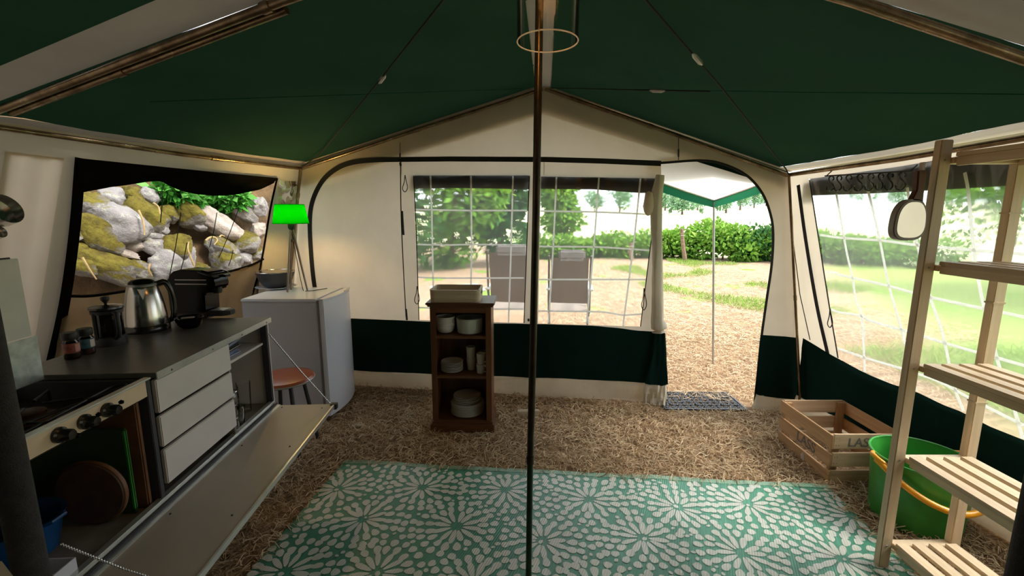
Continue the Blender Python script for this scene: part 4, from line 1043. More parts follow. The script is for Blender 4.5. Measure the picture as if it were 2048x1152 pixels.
# tray on top
t = ct('tray', 'shallow pale wooden tray on top of the bookcase', 'tray', -.035, .105, .857)
def rrect(hx, hy, r, n=5):
    pts = []
    for cxx, cyy, a0 in ((hx - r, hy - r, 0), (-hx + r, hy - r, PI / 2), (-hx + r, -hy + r, PI), (hx - r, -hy + r, 1.5 * PI)):
        for i in range(n + 1): a = a0 + i * PI / 2 / n; pts.append((cxx + r * math.cos(a), cyy + r * math.sin(a)))
    return pts
A, B = rrect(.155, .115, .03), rrect(.145, .105, .022); m = len(A)
mb = MB().add([(x, y, 0.0) for x, y in A] + [(x * 1.02, y * 1.02, .078) for x, y in A] + [(x * 1.02, y * 1.02, .078) for x, y in B] + [(x, y, .004) for x, y in B],
              [(r * m + i, r * m + (i + 1) % m, (r + 1) * m + (i + 1) % m, (r + 1) * m + i) for r in range(3) for i in range(m)])
obj('rim', mb, 'tray_wood', t, 40)
obj('base', MB().prism([(x * .99, y * .99) for x, y in B], 2, .001, .007), 'tray_inside', t)
for s in (-1, 1): obj('grip_hole', MB().prism(rrect(.028, .009, .009), 0, -.0015, .0015).shift((s * .1585, 0, .05)), 'carcass_dark', t)
# bowls
def bowl_mesh(r, h):
    return mesh_of(MB().lathe([(r * .5, 0), (r * .8, h * .15), (r * .97, h * .55), (r, h), (r * .95, h), (r * .9, h * .5), (0, h * .12)], 32), 'bowl_body', 'ceramic', True)
bm_ = bowl_mesh(.061, .062)
for i in range(4):
    t = ct('cereal_bowl', ('white ribbed bowl at the bottom of the bowl stack', 'second white ribbed bowl from the bottom of the bowl stack', 'third white ribbed bowl from the bottom of the bowl stack', 'white ribbed bowl on top of the bowl stack')[i], 'bowl', -.112, .085, .641 + .0155 * i, .3 * i, 'stacked bowls in the bookcase')
    obj('body', bm_, None, t); obj('rib', MB().lathe_open([(.0612, .050), (.0630, .054), (.0612, .058)], 32), 'ceramic', t, True)
t = ct('serving_bowl', 'wide sage-grey straight-sided bowl beside the bowl stack', 'bowl', .045, .095, .641)
obj('body', MB().lathe([(.07, 0), (.082, .008), (.0885, .095), (.089, .1), (.0855, .1), (.079, .012), (0, .008)], 40), 'ceramic_sage', t, True)
obj('rim', MB().lathe_open([(.0885, .096), (.0905, .099), (.088, .102), (.085, .099)], 40), 'ceramic_sage', t, True)
# plates
def plate_mesh(r):
    return mesh_of(MB().lathe([(r * .55, 0), (r * .6, .003), (r * .97, .011), (r, .013), (r * .97, .0145), (r * .62, .0065), (0, .0055)], 40), 'plate_body', 'ceramic', True)
def ordinal(i, n, s, where):
    names = ['lowest', 'second from the bottom', 'third from the bottom', 'fourth from the bottom', 'fifth from the bottom', 'sixth from the bottom', 'seventh from the bottom', 'eighth from the bottom']
    return '%s, %s %s' % (s, 'topmost' if i == n - 1 else names[i], where)
def plates(n, r, x, y, z, dz, s, where, group):
    me = plate_mesh(r); ring = mesh_of(MB().lathe_open([(r * .50, 0.0005), (r * .54, .0022), (r * .5, .004)], 32), 'foot_ring', 'ceramic', True)
    for i in range(n):
        t = ct('plate', ordinal(i, n, s, where), 'plate', x + rnd.uniform(-.002, .002), y + rnd.uniform(-.002, .002), z + dz * i, rnd.uniform(0, 3), group)
        obj('dish', me, None, t); obj('foot_ring', ring, None, t)
plates(7, .073, -.075, .085, .379, .0095, 'small white side plate', 'of the stack beside the mugs', 'side plates on the middle shelf')
plates(8, .112, .02, .112, .079, .0098, 'large white dinner plate', 'of the stack on the bottom shelf', 'dinner plates on the bottom shelf')
plates(4, .092, .015, .112, .079 + 8 * .0098 + .004, .0108, 'medium white plate', 'of those on the dinner plates', 'medium plates on the dinner plates')
# mugs
def mug(x, y, z, rz, lab, h=.078, r=.031):
    t = ct('mug', lab, 'mug', x, y, z, rz, 'white mugs in the bookcase')
    obj('body', MB().lathe([(r * .84, 0), (r * .88, .003), (r, h), (r * .93, h), (r * .82, .006), (0, .005)], 26), 'ceramic', t, True)
    obj('handle', MB().tube(smooth_path([(r * .95, 0, h * .85), (r * 1.6, 0, h * .8), (r * 1.7, 0, h * .4), (r * .92, 0, h * .2)], 16), .0045, 8), 'ceramic', t, True)
mug(.045, .125, .379, 2.2, 'white mug under another at the back beside the side plates')
mug(.045, .125, .4575, 2.2, 'white mug stacked on one at the back beside the side plates')
mug(.118, .06, .379, -.6, 'lower white mug of the pair standing at the shelf front', .06)
mug(.118, .06, .4395, -.4, 'upper white mug of the pair standing at the shelf front', .07, .029)
mug(.128, .15, .379, .9, 'white mug at the very back behind the stacked pair', .12, .03)

# ================================================================= WOODEN RACK
RX0, RX1, RY1, RY0 = 1.462, 1.775, 1.62, .79
rk = thing('storage_rack', 'tall pale pine rack with slatted shelves by the vinyl window', 'shelf rack', (RX0, RY1, 0))
for x, wx in ((0, .042), (RX1 - RX0 - .042, .042)):
    for y in (0, RY0 - RY1):
        obj('post', MB().box((x, y - .03, 0.009 if (x == 0 or True) else 0), (x + wx, y, 1.65 if x == 0 else 1.63)), 'pine_pale_up', rk, False, .003)
slat_me = None
for z in (.115, .482, .848, 1.222, 1.592):
    obj('end_rail', MB().box((.043, -.042, z - .022), (RX1 - RX0 - .043, -.004, z - .001)), 'pine_pale', rk, False, .002)
    obj('end_rail', MB().box((.043, RY0 - RY1 - .026, z - .022), (RX1 - RX0 - .043, RY0 - RY1 + .012, z - .001)), 'pine_pale', rk, False, .002)
    if slat_me is None: slat_me = mesh_of(MB().box((-.022, -.80, 0), (.022, -.045, .014)), 'slat', 'pine_pale', False, .002)
    for i in range(4):
        obj('slat', slat_me, None, rk, loc=(.060 + i * .0645, 0, z))
    obj('side_rail', MB().box((.030, RY0 - RY1, z - .022), (.0425, -.031, z - .001)) if False else MB().box((.0435, -.79, z - .03), (.058, -.045, z - .0005)), 'pine_pale', rk, False, .002)
    obj('side_rail', MB().box((RX1 - RX0 - .058, -.79, z - .03), (RX1 - RX0 - .0435, -.045, z - .0005)), 'pine_pale', rk, False, .002)
    for x in (.02, RX1 - RX0 - .02):
        obj('bolt', MB().lathe([(.004, 0), (.003, .002)], 8).xf(Matrix.Translation((x, -.0302, z - .01)) @ Matrix.Rotation(PI / 2, 4, 'X')), 'steel_dull', rk)
for z in (.70, 1.08, 1.40): obj('sleeve_joint', MB().box((RX1 - RX0 - .044, -.032, z), (RX1 - RX0 + .001, .001, z + .006)), 'pine_pale_up', rk)
# mirror hanging on the rack post
mc = ony(1822, 440, 1.555)
t = thing('hand_mirror', 'rounded mirror with dark wooden handle hanging on the rack post', 'mirror', (mc.x, mc.y, mc.z - .07))
out = []
for i in range(40):
    a = 2 * PI * i / 40; x, z = math.cos(a), math.sin(a)
    rx = .056 * (1 - .15 * z - .05 * x * z); out.append((math.copysign(abs(x) ** .68, x) * rx - .006 * (1 - z) * .6, math.copysign(abs(z) ** .78, z) * .07 + .07))
obj('frame', MB().prism(out, 1, -.006, .022), 'mirror_frame', t, 40, .004)
obj('mirror_glass', MB().prism([((x - .0) * .83, (z - .07) * .86 + .07) for x, z in out], 1, -.0075, -.0062), 'mirror_glass', t)
obj('handle', MB().prism([(-.010, .132), (.034, .126), (.032, .16), (.034, .235), (.0, .235), (.004, .17)], 1, -.002, .020), 'handle_wood', t, False, .004)
obj('hanging_tab', MB().box((.016, .002, .236), (.024, .016, .262)), 'label_white', t)
# S-hooks on a rail
for i, px in enumerate((1658, 1674, 1693, 1715, 1737, 1757, 1776, 1800)):
    top = PR(px + 4, 353 - (px - 1658) * .055, .052); t = thing('s_hook', ['first', 'second', 'third', 'fourth', 'fifth', 'sixth', 'seventh', 'eighth'][i] + ' black S hook from the corner pole on the eave rail', 'hook', top - Vector((0, 0, .085)), -.3 + rnd.uniform(-.35, .35), 'black S hooks on the eave rail')
    obj('wire', MB().tube(smooth_path([(.012, 0, .062), (.016, 0, .075), (.006, 0, .087), (-.008, 0, .08), (-.008, 0, .066), (.004, 0, .05), (.016, 0, .036), (.019, 0, .016), (.004, 0, .0), (-.014, 0, .008), (-.018, 0, .022)], 40), .0038, 8), 'black_plastic', t, True)
    obj('ball_tip', MB().lathe([(0, -.005), (.005, 0), (0, .005)], 10, (-.018, 0, .024)), 'black_plastic', t, True)
r0, r1 = PR(1650, 352, .052), PR(1825, 342, .052)
t = thing('hook_rail', 'thin black rail carrying the S hooks under the eave', 'rail', r0 - Vector((0, 0, .0)))
obj('bar', MB().tube([Vector((0, 0, 0)), r1 - r0], .004, 8), 'black_matte', t, True)
for q in (.02, .98): obj('bracket', MB().tube([(r1 - r0) * q, (r1 - r0) * q + Vector((.03, 0, .03))], .003, 6), 'black_matte', t)

# ================================================================= WOODEN CRATE
CX0, CX1, CY0, CY1, CH = 1.655, 2.035, 2.165, 2.615, .275
cr = thing('wooden_crate', 'slatted wooden fruit crate with stencilled letters near the doorway', 'crate', (CX0, CY0, 0), 0)
L_, Wd = CY1 - CY0, CX1 - CX0
rows = ((.004, .075), (.098, .172), (.198, .275))
for z0, z1 in rows:
    j = rnd.uniform(-.004, .004)
    obj('side_plank', MB().box((0 + j * .3, 0, z0), (.010 + j * .3, L_, z1 + j)), 'crate_wood_y', cr, False, .0015)
    obj('side_plank', MB().box((Wd - .010, 0, z0), (Wd, L_, z1 + j)), 'crate_wood_y', cr, False, .0015)
    obj('end_plank', MB().box((.0105, 0.001, z0), (Wd - .0105, .013, z1 - j)), 'crate_wood_x', cr, False, .0015)
    obj('end_plank', MB().box((.0105, L_ - .013, z0), (Wd - .0105, L_ - .001, z1)), 'crate_wood_x', cr, False, .0015)
for x in (.0105, Wd - .0505):
    for y in (.0135, L_ - .0355): obj('corner_post', MB().box((x, y, .004), (x + .04, y + .022, .268)), 'crate_wood_up', cr, False, .002)
for i in range(5):
    y = .036 + i * (L_ - .072 - .07) / 4; obj('floor_plank', MB().box((.052 if 0 else .0115, y, .004), (Wd - .0115, y + .066, .012)), 'crate_wood_x', cr, False, .001) if 0 < i < 4 else None
for i in range(2):
    obj('floor_batten', MB().box((.055 + i * .2, .04, -.0), (.10 + i * .2, L_ - .04, .0035)), 'crate_wood_y', cr)
for z0, z1 in rows:
    for x in (.022, .036, Wd - .03):
        for zz in (z0 + .02, z1 - .02):
            obj('nail', MB().lathe([(.0022, 0), (.0015, .001)], 6).xf(Matrix.Translation((x, .0008, zz)) @ Matrix.Rotation(PI / 2, 4, 'X')), 'black_matte', cr)
def text_mesh(s, size, name, mat, ext=.0004, weight=.0):
    cu = bpy.data.curves.new('t', 'FONT'); cu.body = s; cu.size = size; cu.extrude = ext; cu.offset = weight
    o = bpy.data.objects.new('t', cu); COL.objects.link(o)
    dg = bpy.context.evaluated_depsgraph_get(); me = bpy.data.meshes.new_from_object(o.evaluated_get(dg))
    bpy.data.objects.remove(o); me.name = name; me.materials.clear(); me.materials.append(MATS[mat]); return me
obj('lettering', text_mesh('LASS', .068, 'lettering', 'ink', .0004, .0006), None, cr, loc=(.082, .0006, .212), rot=(PI / 2, 0, 0), label='grey stencilled letters LASS')
obj('lettering', text_mesh('LASS', .078, 'lettering', 'ink', .0004, .0018), None, cr, loc=(-.0012, .275, .108), rot=(PI / 2, 0, -PI / 2), label='dark stencilled letters LASS')
obj('stencil_mark', MB().add([(-.0016, .19, .02), (-.0016, .22, .02), (-.0016, .225, .045), (-.0016, .205, .066), (-.0016, .195, .045)], [(0, 1, 2, 3, 4)]), 'label_white', cr)

# ================================================================= GREEN TUB
TX, TY = 1.872, 1.90
t = thing('garden_tub', 'green plastic tub with orange hoop handle behind the rack', 'tub', (TX, TY, 0))
obj('body', MB().lathe([(.160, 0), (.168, .006), (.184, .26), (.190, .302), (.194, .31), (.187, .311), (.178, .26), (.162, .012), (0, .01)], 48), 'bucket_green', t, True)
obj('rim', MB().tube([(.191 * math.cos(2 * PI * a / 48), .191 * math.sin(2 * PI * a / 48), .31) for a in range(49)], .006, 8), 'bucket_green', t, True)
hp = []
for i in range(41):
    a = PI * i / 40; hp.append((-.208 * math.cos(a), -.225 * math.sin(a) ** .9, .295 - .115 * math.sin(a) ** 1.2))
obj('hoop_handle', MB().tube(hp, .0135, 12), 'handle_orange', t, True, label='orange hoop handle')
for s in (-1, 1):
    obj('handle_lug', MB().tube(smooth_path([(s * .188, .045, .305), (s * .212, .02, .312), (s * .214, -.02, .305), (s * .193, -.04, .29)], 14), .010, 10), 'handle_orange', t, True)
obj('water', MB().lathe([(0, .27), (.2015, .27)][::-1] if False else [(.199, .262), (.2, .266), (0, .266)], 40), 'glass_smoke', t) if False else None

# ================================================================= DOORMAT AND SMALL BOARD
t = thing('doormat', 'black openwork rubber doormat with scrolls in the doorway', 'doormat', (1.10, 3.06, .004), -.02)
mw, md = .60, .33
for lo, hi in (((0, 0, 0), (mw, .018, .010)), ((0, md - .018, 0), (mw, md, .010)), ((0, .0185, 0), (.018, md - .0185, .010)), ((mw - .018, .0185, 0), (mw, md - .0185, .010))):
    obj('border', MB().box(lo, hi), 'rubber_mat', t, False, .003)
sc = mesh_of(MB().tube([((.004 + .0155 * q / 26) * math.cos(q * .36), (.004 + .0155 * q / 26) * math.sin(q * .36), .005) for q in range(27)] + [(.012, -.028, .005), (-.012, -.031, .005)], .0042, 6), 'scroll', 'rubber_mat', True)
for j in range(6):
    for i in range(12):
        obj('scroll', sc, None, t, loc=(.042 + i * .047, .042 + j * .049, 0), rot=(0, 0, (i * 1.57 + j * 2.1 + rnd.uniform(-.3, .3))))
t = thing('timber_offcut', 'small pale timber offcut lying on the straw behind the centre pole', 'wood block', (.115, 2.96, 0), .05)
obj('block', MB().box((-.075, -.02, 0.004), (.075, .02, .05)), 'tray_wood', t, False, .003)
obj('nail', MB().tube([(.01, -.021, .03), (.01, -.028, .03)], .003, 6), 'steel_dull', t)

# ================================================================= PENDANT LAMP
t = thing('pendant_lamp', 'clear glass cylinder pendant lamp hanging under the ridge', 'lamp', (.083, 1.13, 1.797))
obj('glass_shade', MB().lathe_open([(.0715, 0), (.0725, .24), (.07, .25), (.0695, .24), (.0695, 0)], 48), 'glass_clear', t, True, label='clear glass cylinder')
obj('glass_rim', MB().tube([(.0707 * math.cos(2 * PI * a / 48), .0707 * math.sin(2 * PI * a / 48), 0) for a in range(49)], .0016, 6), 'strap_white', t, True)
obj('shade_cap', MB().lathe([(.071, .25), (.07, .256), (.02, .27), (.012, .29), (0, .29)], 32), 'brass_dark', t, True)
obj('bulb', MB().lathe([(0, .155), (.016, .163), (.024, .185), (.019, .21), (.012, .225), (.012, .25)], 20), 'bulb_pendant', t, True)
obj('cord', MB().tube([(0, 0, .285), (-.025, 0, .52)], .003, 8), 'cord_black', t)

# ================================================================= OUTSIDE: PORCH, CHAIRS
pb = Vector((1.908, 4.098, 0)); pt = ony(1428, 404, 4.098)
pole([pt, pb], .010, 'thin steel porch pole outside the doorway', 'steel_dull', joints=(.35,))
Lp = ony(1312, 362, 3.55); Rp = PF(1575, 335, -.10); Rp.z = ony(1545, 352, 3.35).z
t = thing('porch_canopy', 'cream porch canopy with green valance outside the doorway', 'canopy', pt)
fan = [PF(1320, 316, -.02), PF(1420, 300, -.02), PF(1500, 318, -.02), PF(1565, 344, -.02), Rp, pt + Vector((0, 0, .02)), Lp, PF(1290, 330, -.02)]
ctr = sum(fan, Vector()) / len(fan) + Vector((0, 0, .02))
mb = MB().add([p - pt for p in fan] + [ctr - pt], [(i, (i + 1) % len(fan), len(fan)) for i in range(len(fan))])
obj('canopy_sheet', mb, 'canvas_porch', t, True)
for q in (Lp, Rp):
    a, b = q - pt, Vector((0, 0, .012))
    obj('valance', MB().sheet([a, a.lerp(b, .5) - Vector((0, 0, .004)), b], [a - Vector((0, 0, .07)), a.lerp(b, .5) - Vector((0, 0, .074)), b - Vector((0, 0, .062))], 16, 3, .01, (0, 1, 0), 3, 2), 'canvas_valance', t, True)
    obj('canopy_pole', MB().tube([a, a.lerp(b, .5) - Vector((0, 0, .004)), b], .007, 8), 'steel_dull', t, True)
def lounge_chair(x0, x1, yt, yb, Y, lab):
    a, b = ony(x0, yt, Y), ony(x1, yt, Y); zt, zb = a.z, ony(x0, yb, Y).z; w = b.x - a.x; cx = (a.x + b.x) / 2
    t = thing('camping_chair', lab, 'chair', (cx, Y, 0), -.12, 'camping chairs outside the vinyl windows'); h = w / 2
    obj('back_sling', MB().sheet([(-h + .02, 0.0, zt), (h - .02, 0, zt)], [(-h + .02, .13, zb), (h - .02, .13, zb)], 12, 10, .012, (0, 1, 0), 2, 1), 'chair_sling', t, True)
    obj('seat_sling', MB().sheet([(-h + .02, .13, zb - .08), (h - .02, .13, zb - .08)], [(-h + .02, .58, zb - .05), (h - .02, .58, zb - .05)], 10, 6, .01, (0, 0, 1), 2, 1), 'chair_sling', t, True)
    obj('head_pillow', MB().box((-h + .09, .0, zt - .05), (h - .05, .05, zt + .075)), 'pillow_grey', t, False, .02)
    for s in (-1, 1):
        obj('back_frame', MB().tube([(s * h, -.0, zt + .02), (s * h, .13, zb - .1)], .011, 8), 'chair_frame', t, True)
        obj('armrest', MB().box((s * h - .025, .02, zb + .14), (s * h + .03, .48, zb + .165)), 'chair_white', t, False, .008)
        obj('seat_frame', MB().tube([(s * h, .1, zb - .08), (s * h, .6, zb - .05)], .011, 8), 'chair_frame', t, True)
        obj('leg', MB().tube([(s * h, .05, zb + .14), (s * h, .52, 0.0)], .010, 8), 'chair_frame', t, True)
        obj('leg', MB().tube([(s * h, .46, zb + .14), (s * h, .02, 0.0)], .010, 8), 'chair_frame', t, True)
    obj('foot_bar', MB().tube([(-h, .52, .012), (h, .52, .012)], .008, 8), 'chair_frame', t, True)
lounge_chair(972, 1066, 505, 610, 4.35, 'brown sling camping chair seen through the vinyl window beside the bookcase')
lounge_chair(1098, 1182, 516, 612, 4.25, 'brown sling camping chair seen through the vinyl window beside the doorway')
t = thing('folding_table', 'small white folding table outside beside the camping chairs', 'table', (-.62, 5.0, 0), .3)
obj('top', MB().box((-.28, -.22, .56), (.28, .22, .58)), 'chair_white', t, False, .006)
for s in (-1, 1):
    obj('leg', MB().tube([(s * .24, -.18, .56), (s * .24, .18, 0)], .01, 8), 'chair_frame', t); obj('leg', MB().tube([(s * .24, .18, .56), (s * .24, -.18, 0)], .01, 8), 'chair_frame', t)

# ================================================================= OUTSIDE: ROCK BANK BESIDE THE TENT
def bank_pt(x, y, off=0.0): return onplane(x, y, -4.454 + .22 - off, Vector((1, -.494, .27)))
nb = Vector((1, -.494, .27)).normalized()
def bank():
    vs = []; nu, nv = 60, 26
    for j in range(nv + 1):
        for i in range(nu + 1):
            Y = 1.2 + 3.7 * i / nu; z = -.02 + 3.0 * j / nv
            X = -4.454 + .22 - .16 + .494 * Y - .27 * z - (.0 if z < 1.9 else .55 * (z - 1.9))
            k = noise.noise(Vector((Y * 1.7, z * 1.7, 1))) * .10 + noise.noise(Vector((Y * 5, z * 5, 4))) * .035
            vs.append(Vector((X, Y, z)) + nb * k)
    fs = [(j * (nu + 1) + i, j * (nu + 1) + i + 1, (j + 1) * (nu + 1) + i + 1, (j + 1) * (nu + 1) + i) for j in range(nv) for i in range(nu)]
    mb = MB().add(vs, fs)
    o = struct('earth_bank', mb, 'soil_bank', 'brown mossy earth bank behind the rocks beside the tent', 'bank', smooth=True)
bank()
ROCKS = [(250, 370, 135, 105, 10, 'rock_mid', 'lichen-spotted pale rock under the rolled blind'), (470, 320, 105, 95, 0, 'rock_bare', 'rounded pale grey rock under the rolled blind'), (650, 290, 95, 75, 0, 'rock_moss', 'small mossy rock beside the square pale rock'),
 (795, 295, 80, 80, 5, 'rock_bare', 'square pale rock beside the leafy shrub'), (520, 565, 275, 165, 12, 'rock_bare', 'large light grey boulder in the middle of the rock bank'), (300, 680, 215, 130, 35, 'rock_moss', 'tilted mossy boulder beside the large grey one'),
 (760, 470, 205, 130, 25, 'rock_moss', 'big moss-covered boulder above the gap'), (985, 470, 85, 85, 0, 'rock_moss', 'small round moss rock behind the cord'), (620, 745, 150, 62, -5, 'rock_pink', 'long pale flat stone under the grey boulder'), (560, 842, 120, 40, 0, 'rock_pink', 'thin pale flat stone low in the bank'),
 (850, 780, 120, 95, 10, 'rock_bare', 'pale lichen rock above the kettle'), (1060, 775, 120, 130, 15, 'rock_moss', 'brown mossy rock above the espresso machine'), (960, 980, 165, 145, 0, 'rock_bare', 'white lichen-crusted rock behind the kettle lid'), (1155, 920, 62, 150, 5, 'rock_bare', 'upright narrow grey rock beside the dark gap'),
 (895, 620, 90, 65, -20, 'rock_bare', 'small pale wedge rock between mossy boulders'), (1190, 470, 135, 120, 20, 'rock_moss', 'mossy hump below the dark leaves'), (1280, 565, 75, 58, -10, 'rock_bare', 'small white-grey round rock'), (1420, 480, 130, 62, 25, 'rock_pink', 'streaked pale rock below the dark leaves'),
 (1540, 620, 270, 100, 8, 'rock_pink', 'long bright pinkish slab boulder'), (1680, 450, 150, 65, 18, 'rock_mid', 'grey rock with moss lying on the slab'), (1840, 400, 85, 85, 0, 'rock_bare', 'shaded grey rock at the top corner of the opening'), (1840, 620, 80, 72, 12, 'rock_pink', 'squarish pink-brown rock beside the lamp'),
 (1500, 790, 130, 95, 10, 'rock_mid', 'white and mossy rock under the slab boulder'), (1710, 740, 110, 125, 0, 'rock_mid', 'lichen-grey rock below the slab boulder'), (1540, 920, 130, 110, 20, 'rock_mid', 'low grey rock beside the net hem'), (1690, 900, 95, 80, 0, 'rock_bare', 'pale low rock beside the net hem'),
 (420, 960, 360, 120, 8, 'rock_moss', 'broad moss-covered rock low in the bank'), (180, 790, 85, 45, 20, 'rock_moss', 'small green mossy stone at the window edge'), (300, 825, 95, 30, 12, 'rock_bare', 'thin grey stone below the tilted boulder'), (690, 1010, 110, 90, 0, 'rock_mid', 'brown rough stone above the french press'),
 (800, 670, 130, 65, -15, 'rock_bare', 'dark grey stone under the mossy boulder'), (1290, 1000, 80, 60, 0, 'rock_mid', 'small stone below the dark gap'), (1830, 850, 70, 60, 10, 'rock_mid', 'small dark stone beside the window edge'), (130, 620, 70, 120, 0, 'rock_mid', 'grey stone half hidden by the window band'), (150, 960, 130, 90, 0, 'rock_moss', 'mossy stone in the low corner of the opening'),
 (1130, 1080, 150, 90, 0, 'rock_mid', 'low stone partly behind the espresso machine')]
ico = bmesh.new(); bmesh.ops.create_icosphere(ico, subdivisions=4, radius=1.0)
IV = [v.co.copy() for v in ico.verts]; IF = [tuple(v.index for v in f.verts) for f in ico.faces]; ico.free()
for i, (zx, zy, hw, hh, ang, m, lab) in enumerate(ROCKS):
    px, py = 130 + zx / 4.763, 330 + zy / 4.763
    c = bank_pt(px, py); dep = (c - EYE).dot(Vector((0, _c, -_s))); sx, sz = hw / 4.763 / F_PX * dep * 1.07, hh / 4.763 / F_PX * dep * 1.07
    sd = rnd.uniform(0, 50); vs = []
    # rocks sit in the bank: wide face turned along it
    right = Vector((ray(px + 30, py) - ray(px, py))).normalized(); right = (right - nb * right.dot(nb)).normalized(); upv = nb.cross(right).normalized(); upv = upv if upv.z > 0 else -upv
    ca, sa = math.cos(-math.radians(ang)), math.sin(-math.radians(ang))
    cuts = [(Vector((rnd.gauss(0, 1), rnd.gauss(0, 1), rnd.gauss(0, 1))).normalized(), rnd.uniform(.74, .98)) for _ in range(15)]
    for v in IV:
        d = v.copy(); rad = 1.16
        for cn, chh in cuts:
            dd = d.dot(cn)
            if dd > .05: rad = min(rad, chh / dd)
        q = d * rad
        kk = 1 + .10 * noise.noise(d * 1.6 + Vector((sd, 0, 0))) + .09 * noise.noise(d * 3.7 + Vector((0, sd, 0))) + .06 * noise.noise(d * 9 + Vector((0, 0, sd)))
        q = q * kk; a_, b_ = q.x * sx, q.z * sz
        vs.append(right * (a_ * ca - b_ * sa) + upv * (a_ * sa + b_ * ca) + nb * (q.y * min(sx, sz) * .85))
    o = obj('rock', MB().add(vs, IF), m, None, 60, loc=c + nb * (min(sx, sz) * .05)); tag(o, lab, 'rock', 'rocks in the bank beside the tent')

# ---- leaf crowns
def leaf_cloud(centres, n, size, seed, droop=.3):
    """centres: (x,y,z,rx,ry,rz) blobs; returns verts, quads, tone for pointed leaves scattered near the blob surfaces"""
    g = np.random.default_rng(seed); cs = np.array(centres, float); w = cs[:, 3] * cs[:, 5]; w = w / w.sum()
    idx = g.choice(len(cs), n, p=w); d = g.normal(size=(n, 3)); d /= np.linalg.norm(d, axis=1)[:, None]
    rr = g.uniform(.55, 1.05, n) ** .6; P = cs[idx, :3] + d * cs[idx, 3:] * rr[:, None]
    ax = d + g.normal(size=(n, 3)) * .7; ax[:, 2] -= droop; ax /= np.linalg.norm(ax, axis=1)[:, None]
    sd = np.cross(ax, g.normal(size=(n, 3))); sd /= np.linalg.norm(sd, axis=1)[:, None] + 1e-9
    L = size * g.uniform(.6, 1.3, n); nrm = np.cross(ax, sd)
    V = np.stack([P, P + ax * (L * .5)[:, None] + sd * (L * .27)[:, None] + nrm * (L * .08)[:, None], P + ax * L[:, None], P + ax * (L * .5)[:, None] - sd * (L * .27)[:, None] + nrm * (L * .08)[:, None]], 1)
    Fq = (np.arange(n) * 4)[:, None] + np.array([0, 1, 2, 3])
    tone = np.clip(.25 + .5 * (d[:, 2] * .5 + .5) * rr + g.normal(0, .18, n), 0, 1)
    return V.reshape(-1, 3), Fq, np.repeat(tone, 4)
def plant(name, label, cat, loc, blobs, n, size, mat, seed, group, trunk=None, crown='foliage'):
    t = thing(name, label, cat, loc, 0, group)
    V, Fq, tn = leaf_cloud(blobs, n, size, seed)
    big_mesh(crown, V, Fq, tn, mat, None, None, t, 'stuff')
    if trunk:
        for (pts, r) in trunk: obj('trunk' if r is trunk[0][1] else 'branch', MB().tube(pts, [r * (1 - .6 * i / (len(pts) - 1)) for i in range(len(pts))], 8), 'bark', t, True)
    return t
# shrubs on the bank
for i, (zx, zy, r, lab) in enumerate(((985, 255, .13, 'leafy green shrub at the top of the rocks beside the square pale rock'), (1110, 285, .09, 'low green shrub on the rocks between the other two'), (1530, 300, .13, 'glossy-leaved green shrub above the slab boulder'))):
    c = bank_pt(130 + zx / 4.763, 330 + zy / 4.763, .02)
    plant('bank_shrub', lab, 'shrub', c, [(0, 0, 0, r, r * .6, r * .75), (r * .6, r * .3, -.02, r * .7, r * .5, r * .55)], 420, .085, 'leaf_shrub', 40 + i, 'shrubs on the rock bank', [([(0, 0, -.25), (0, 0, .0)], .012)])
for i, pts in enumerate((((165, 880), (200, 940), (250, 1020), (300, 1090)), ((700, 430), (735, 510), (755, 600), (757, 670)), ((1230, 960), (1190, 860), (1170, 790), (1180, 730)), ((840, 360), (890, 400), (905, 470)), ((1340, 720), (1380, 690), (1430, 690), (1450, 720), (1420, 760)), ((1470, 690), (1490, 670), (1520, 680)), ((810, 940), (800, 1000), (830, 1060)))):
    P = smooth_path([bank_pt(130 + x / 4.763, 330 + y / 4.763, -.20) for x, y in pts], 14)
    o = obj('root', MB().tube([p - P[0] for p in P], [.008 - .004 * q / len(P) for q in range(len(P))], 7), 'root_tan', None, True, loc=P[0]); tag(o, ('dry tan root curling down the low mossy rock', 'dry tan root hanging on the big mossy boulder', 'dry tan root beside the dark gap in the rocks', 'dry tan root near the square pale rock', 'looping dry tan root under the slab boulder', 'short curled dry root under the slab boulder', 'dry tan root on the brown rough stone')[i], 'root', 'dry roots on the rock bank')

# ================================================================= OUTSIDE: HEDGE, TREES, FENCE
hedge = [(1345, 'yellow-green hedge bush behind the leaning fence post', 2.6, .95), (1300, 'hedge bush beyond the doorway edge behind the vinyl window', 2.4, .85), (1395, 'bright hedge bush behind the porch pole', 2.3, 1.2), (1445, 'tall bright hedge bush beside the porch pole', 2.2, 1.15), (1490, 'low hedge bush between the bright and dark ones', 2.0, .85), (1535, 'dark green hedge bush beside the door zip', 2.2, 1.05),
         (1250, 'hedge bush behind the vinyl window strips', 2.6, .8), (1195, 'hedge bush above the camping chair', 2.6, .75), (1140, 'hedge bush seen through vinyl beside the centre pole', 2.6, .7), (1090, 'hedge bush hidden behind the centre pole', 2.6, .75), (1590, 'hedge bush behind the corner pole', 2.6, 1.0), (1650, 'hedge bush behind the side window zip', 2.6, .9), (1720, 'hedge bush behind the side window under the S hooks', 2.6, .8), (1800, 'hedge bush behind the hand mirror', 2.8, .8)]
for i, (px, lab, w, h) in enumerate(hedge):
    Y = 14.6 - max(0, (px - 1340)) * .006; g = ony(px, 515, Y); gz = ground_z(g.x, Y); bl = []
    for q in range(7): bl.append((rnd.uniform(-w * .35, w * .35), rnd.uniform(-.4, .4), h * rnd.uniform(.25, .7), w * .2, .4, h * .34))
    plant('hedge_bush', lab, 'bush', (g.x, Y, gz), bl, 1500, .16, 'leaf_dark' if 'dark green' in lab else 'leaf_hedge', 60 + i, 'hedge bushes along the meadow', [([(0, 0, 0), (.05, 0, h * .5)], .03)])
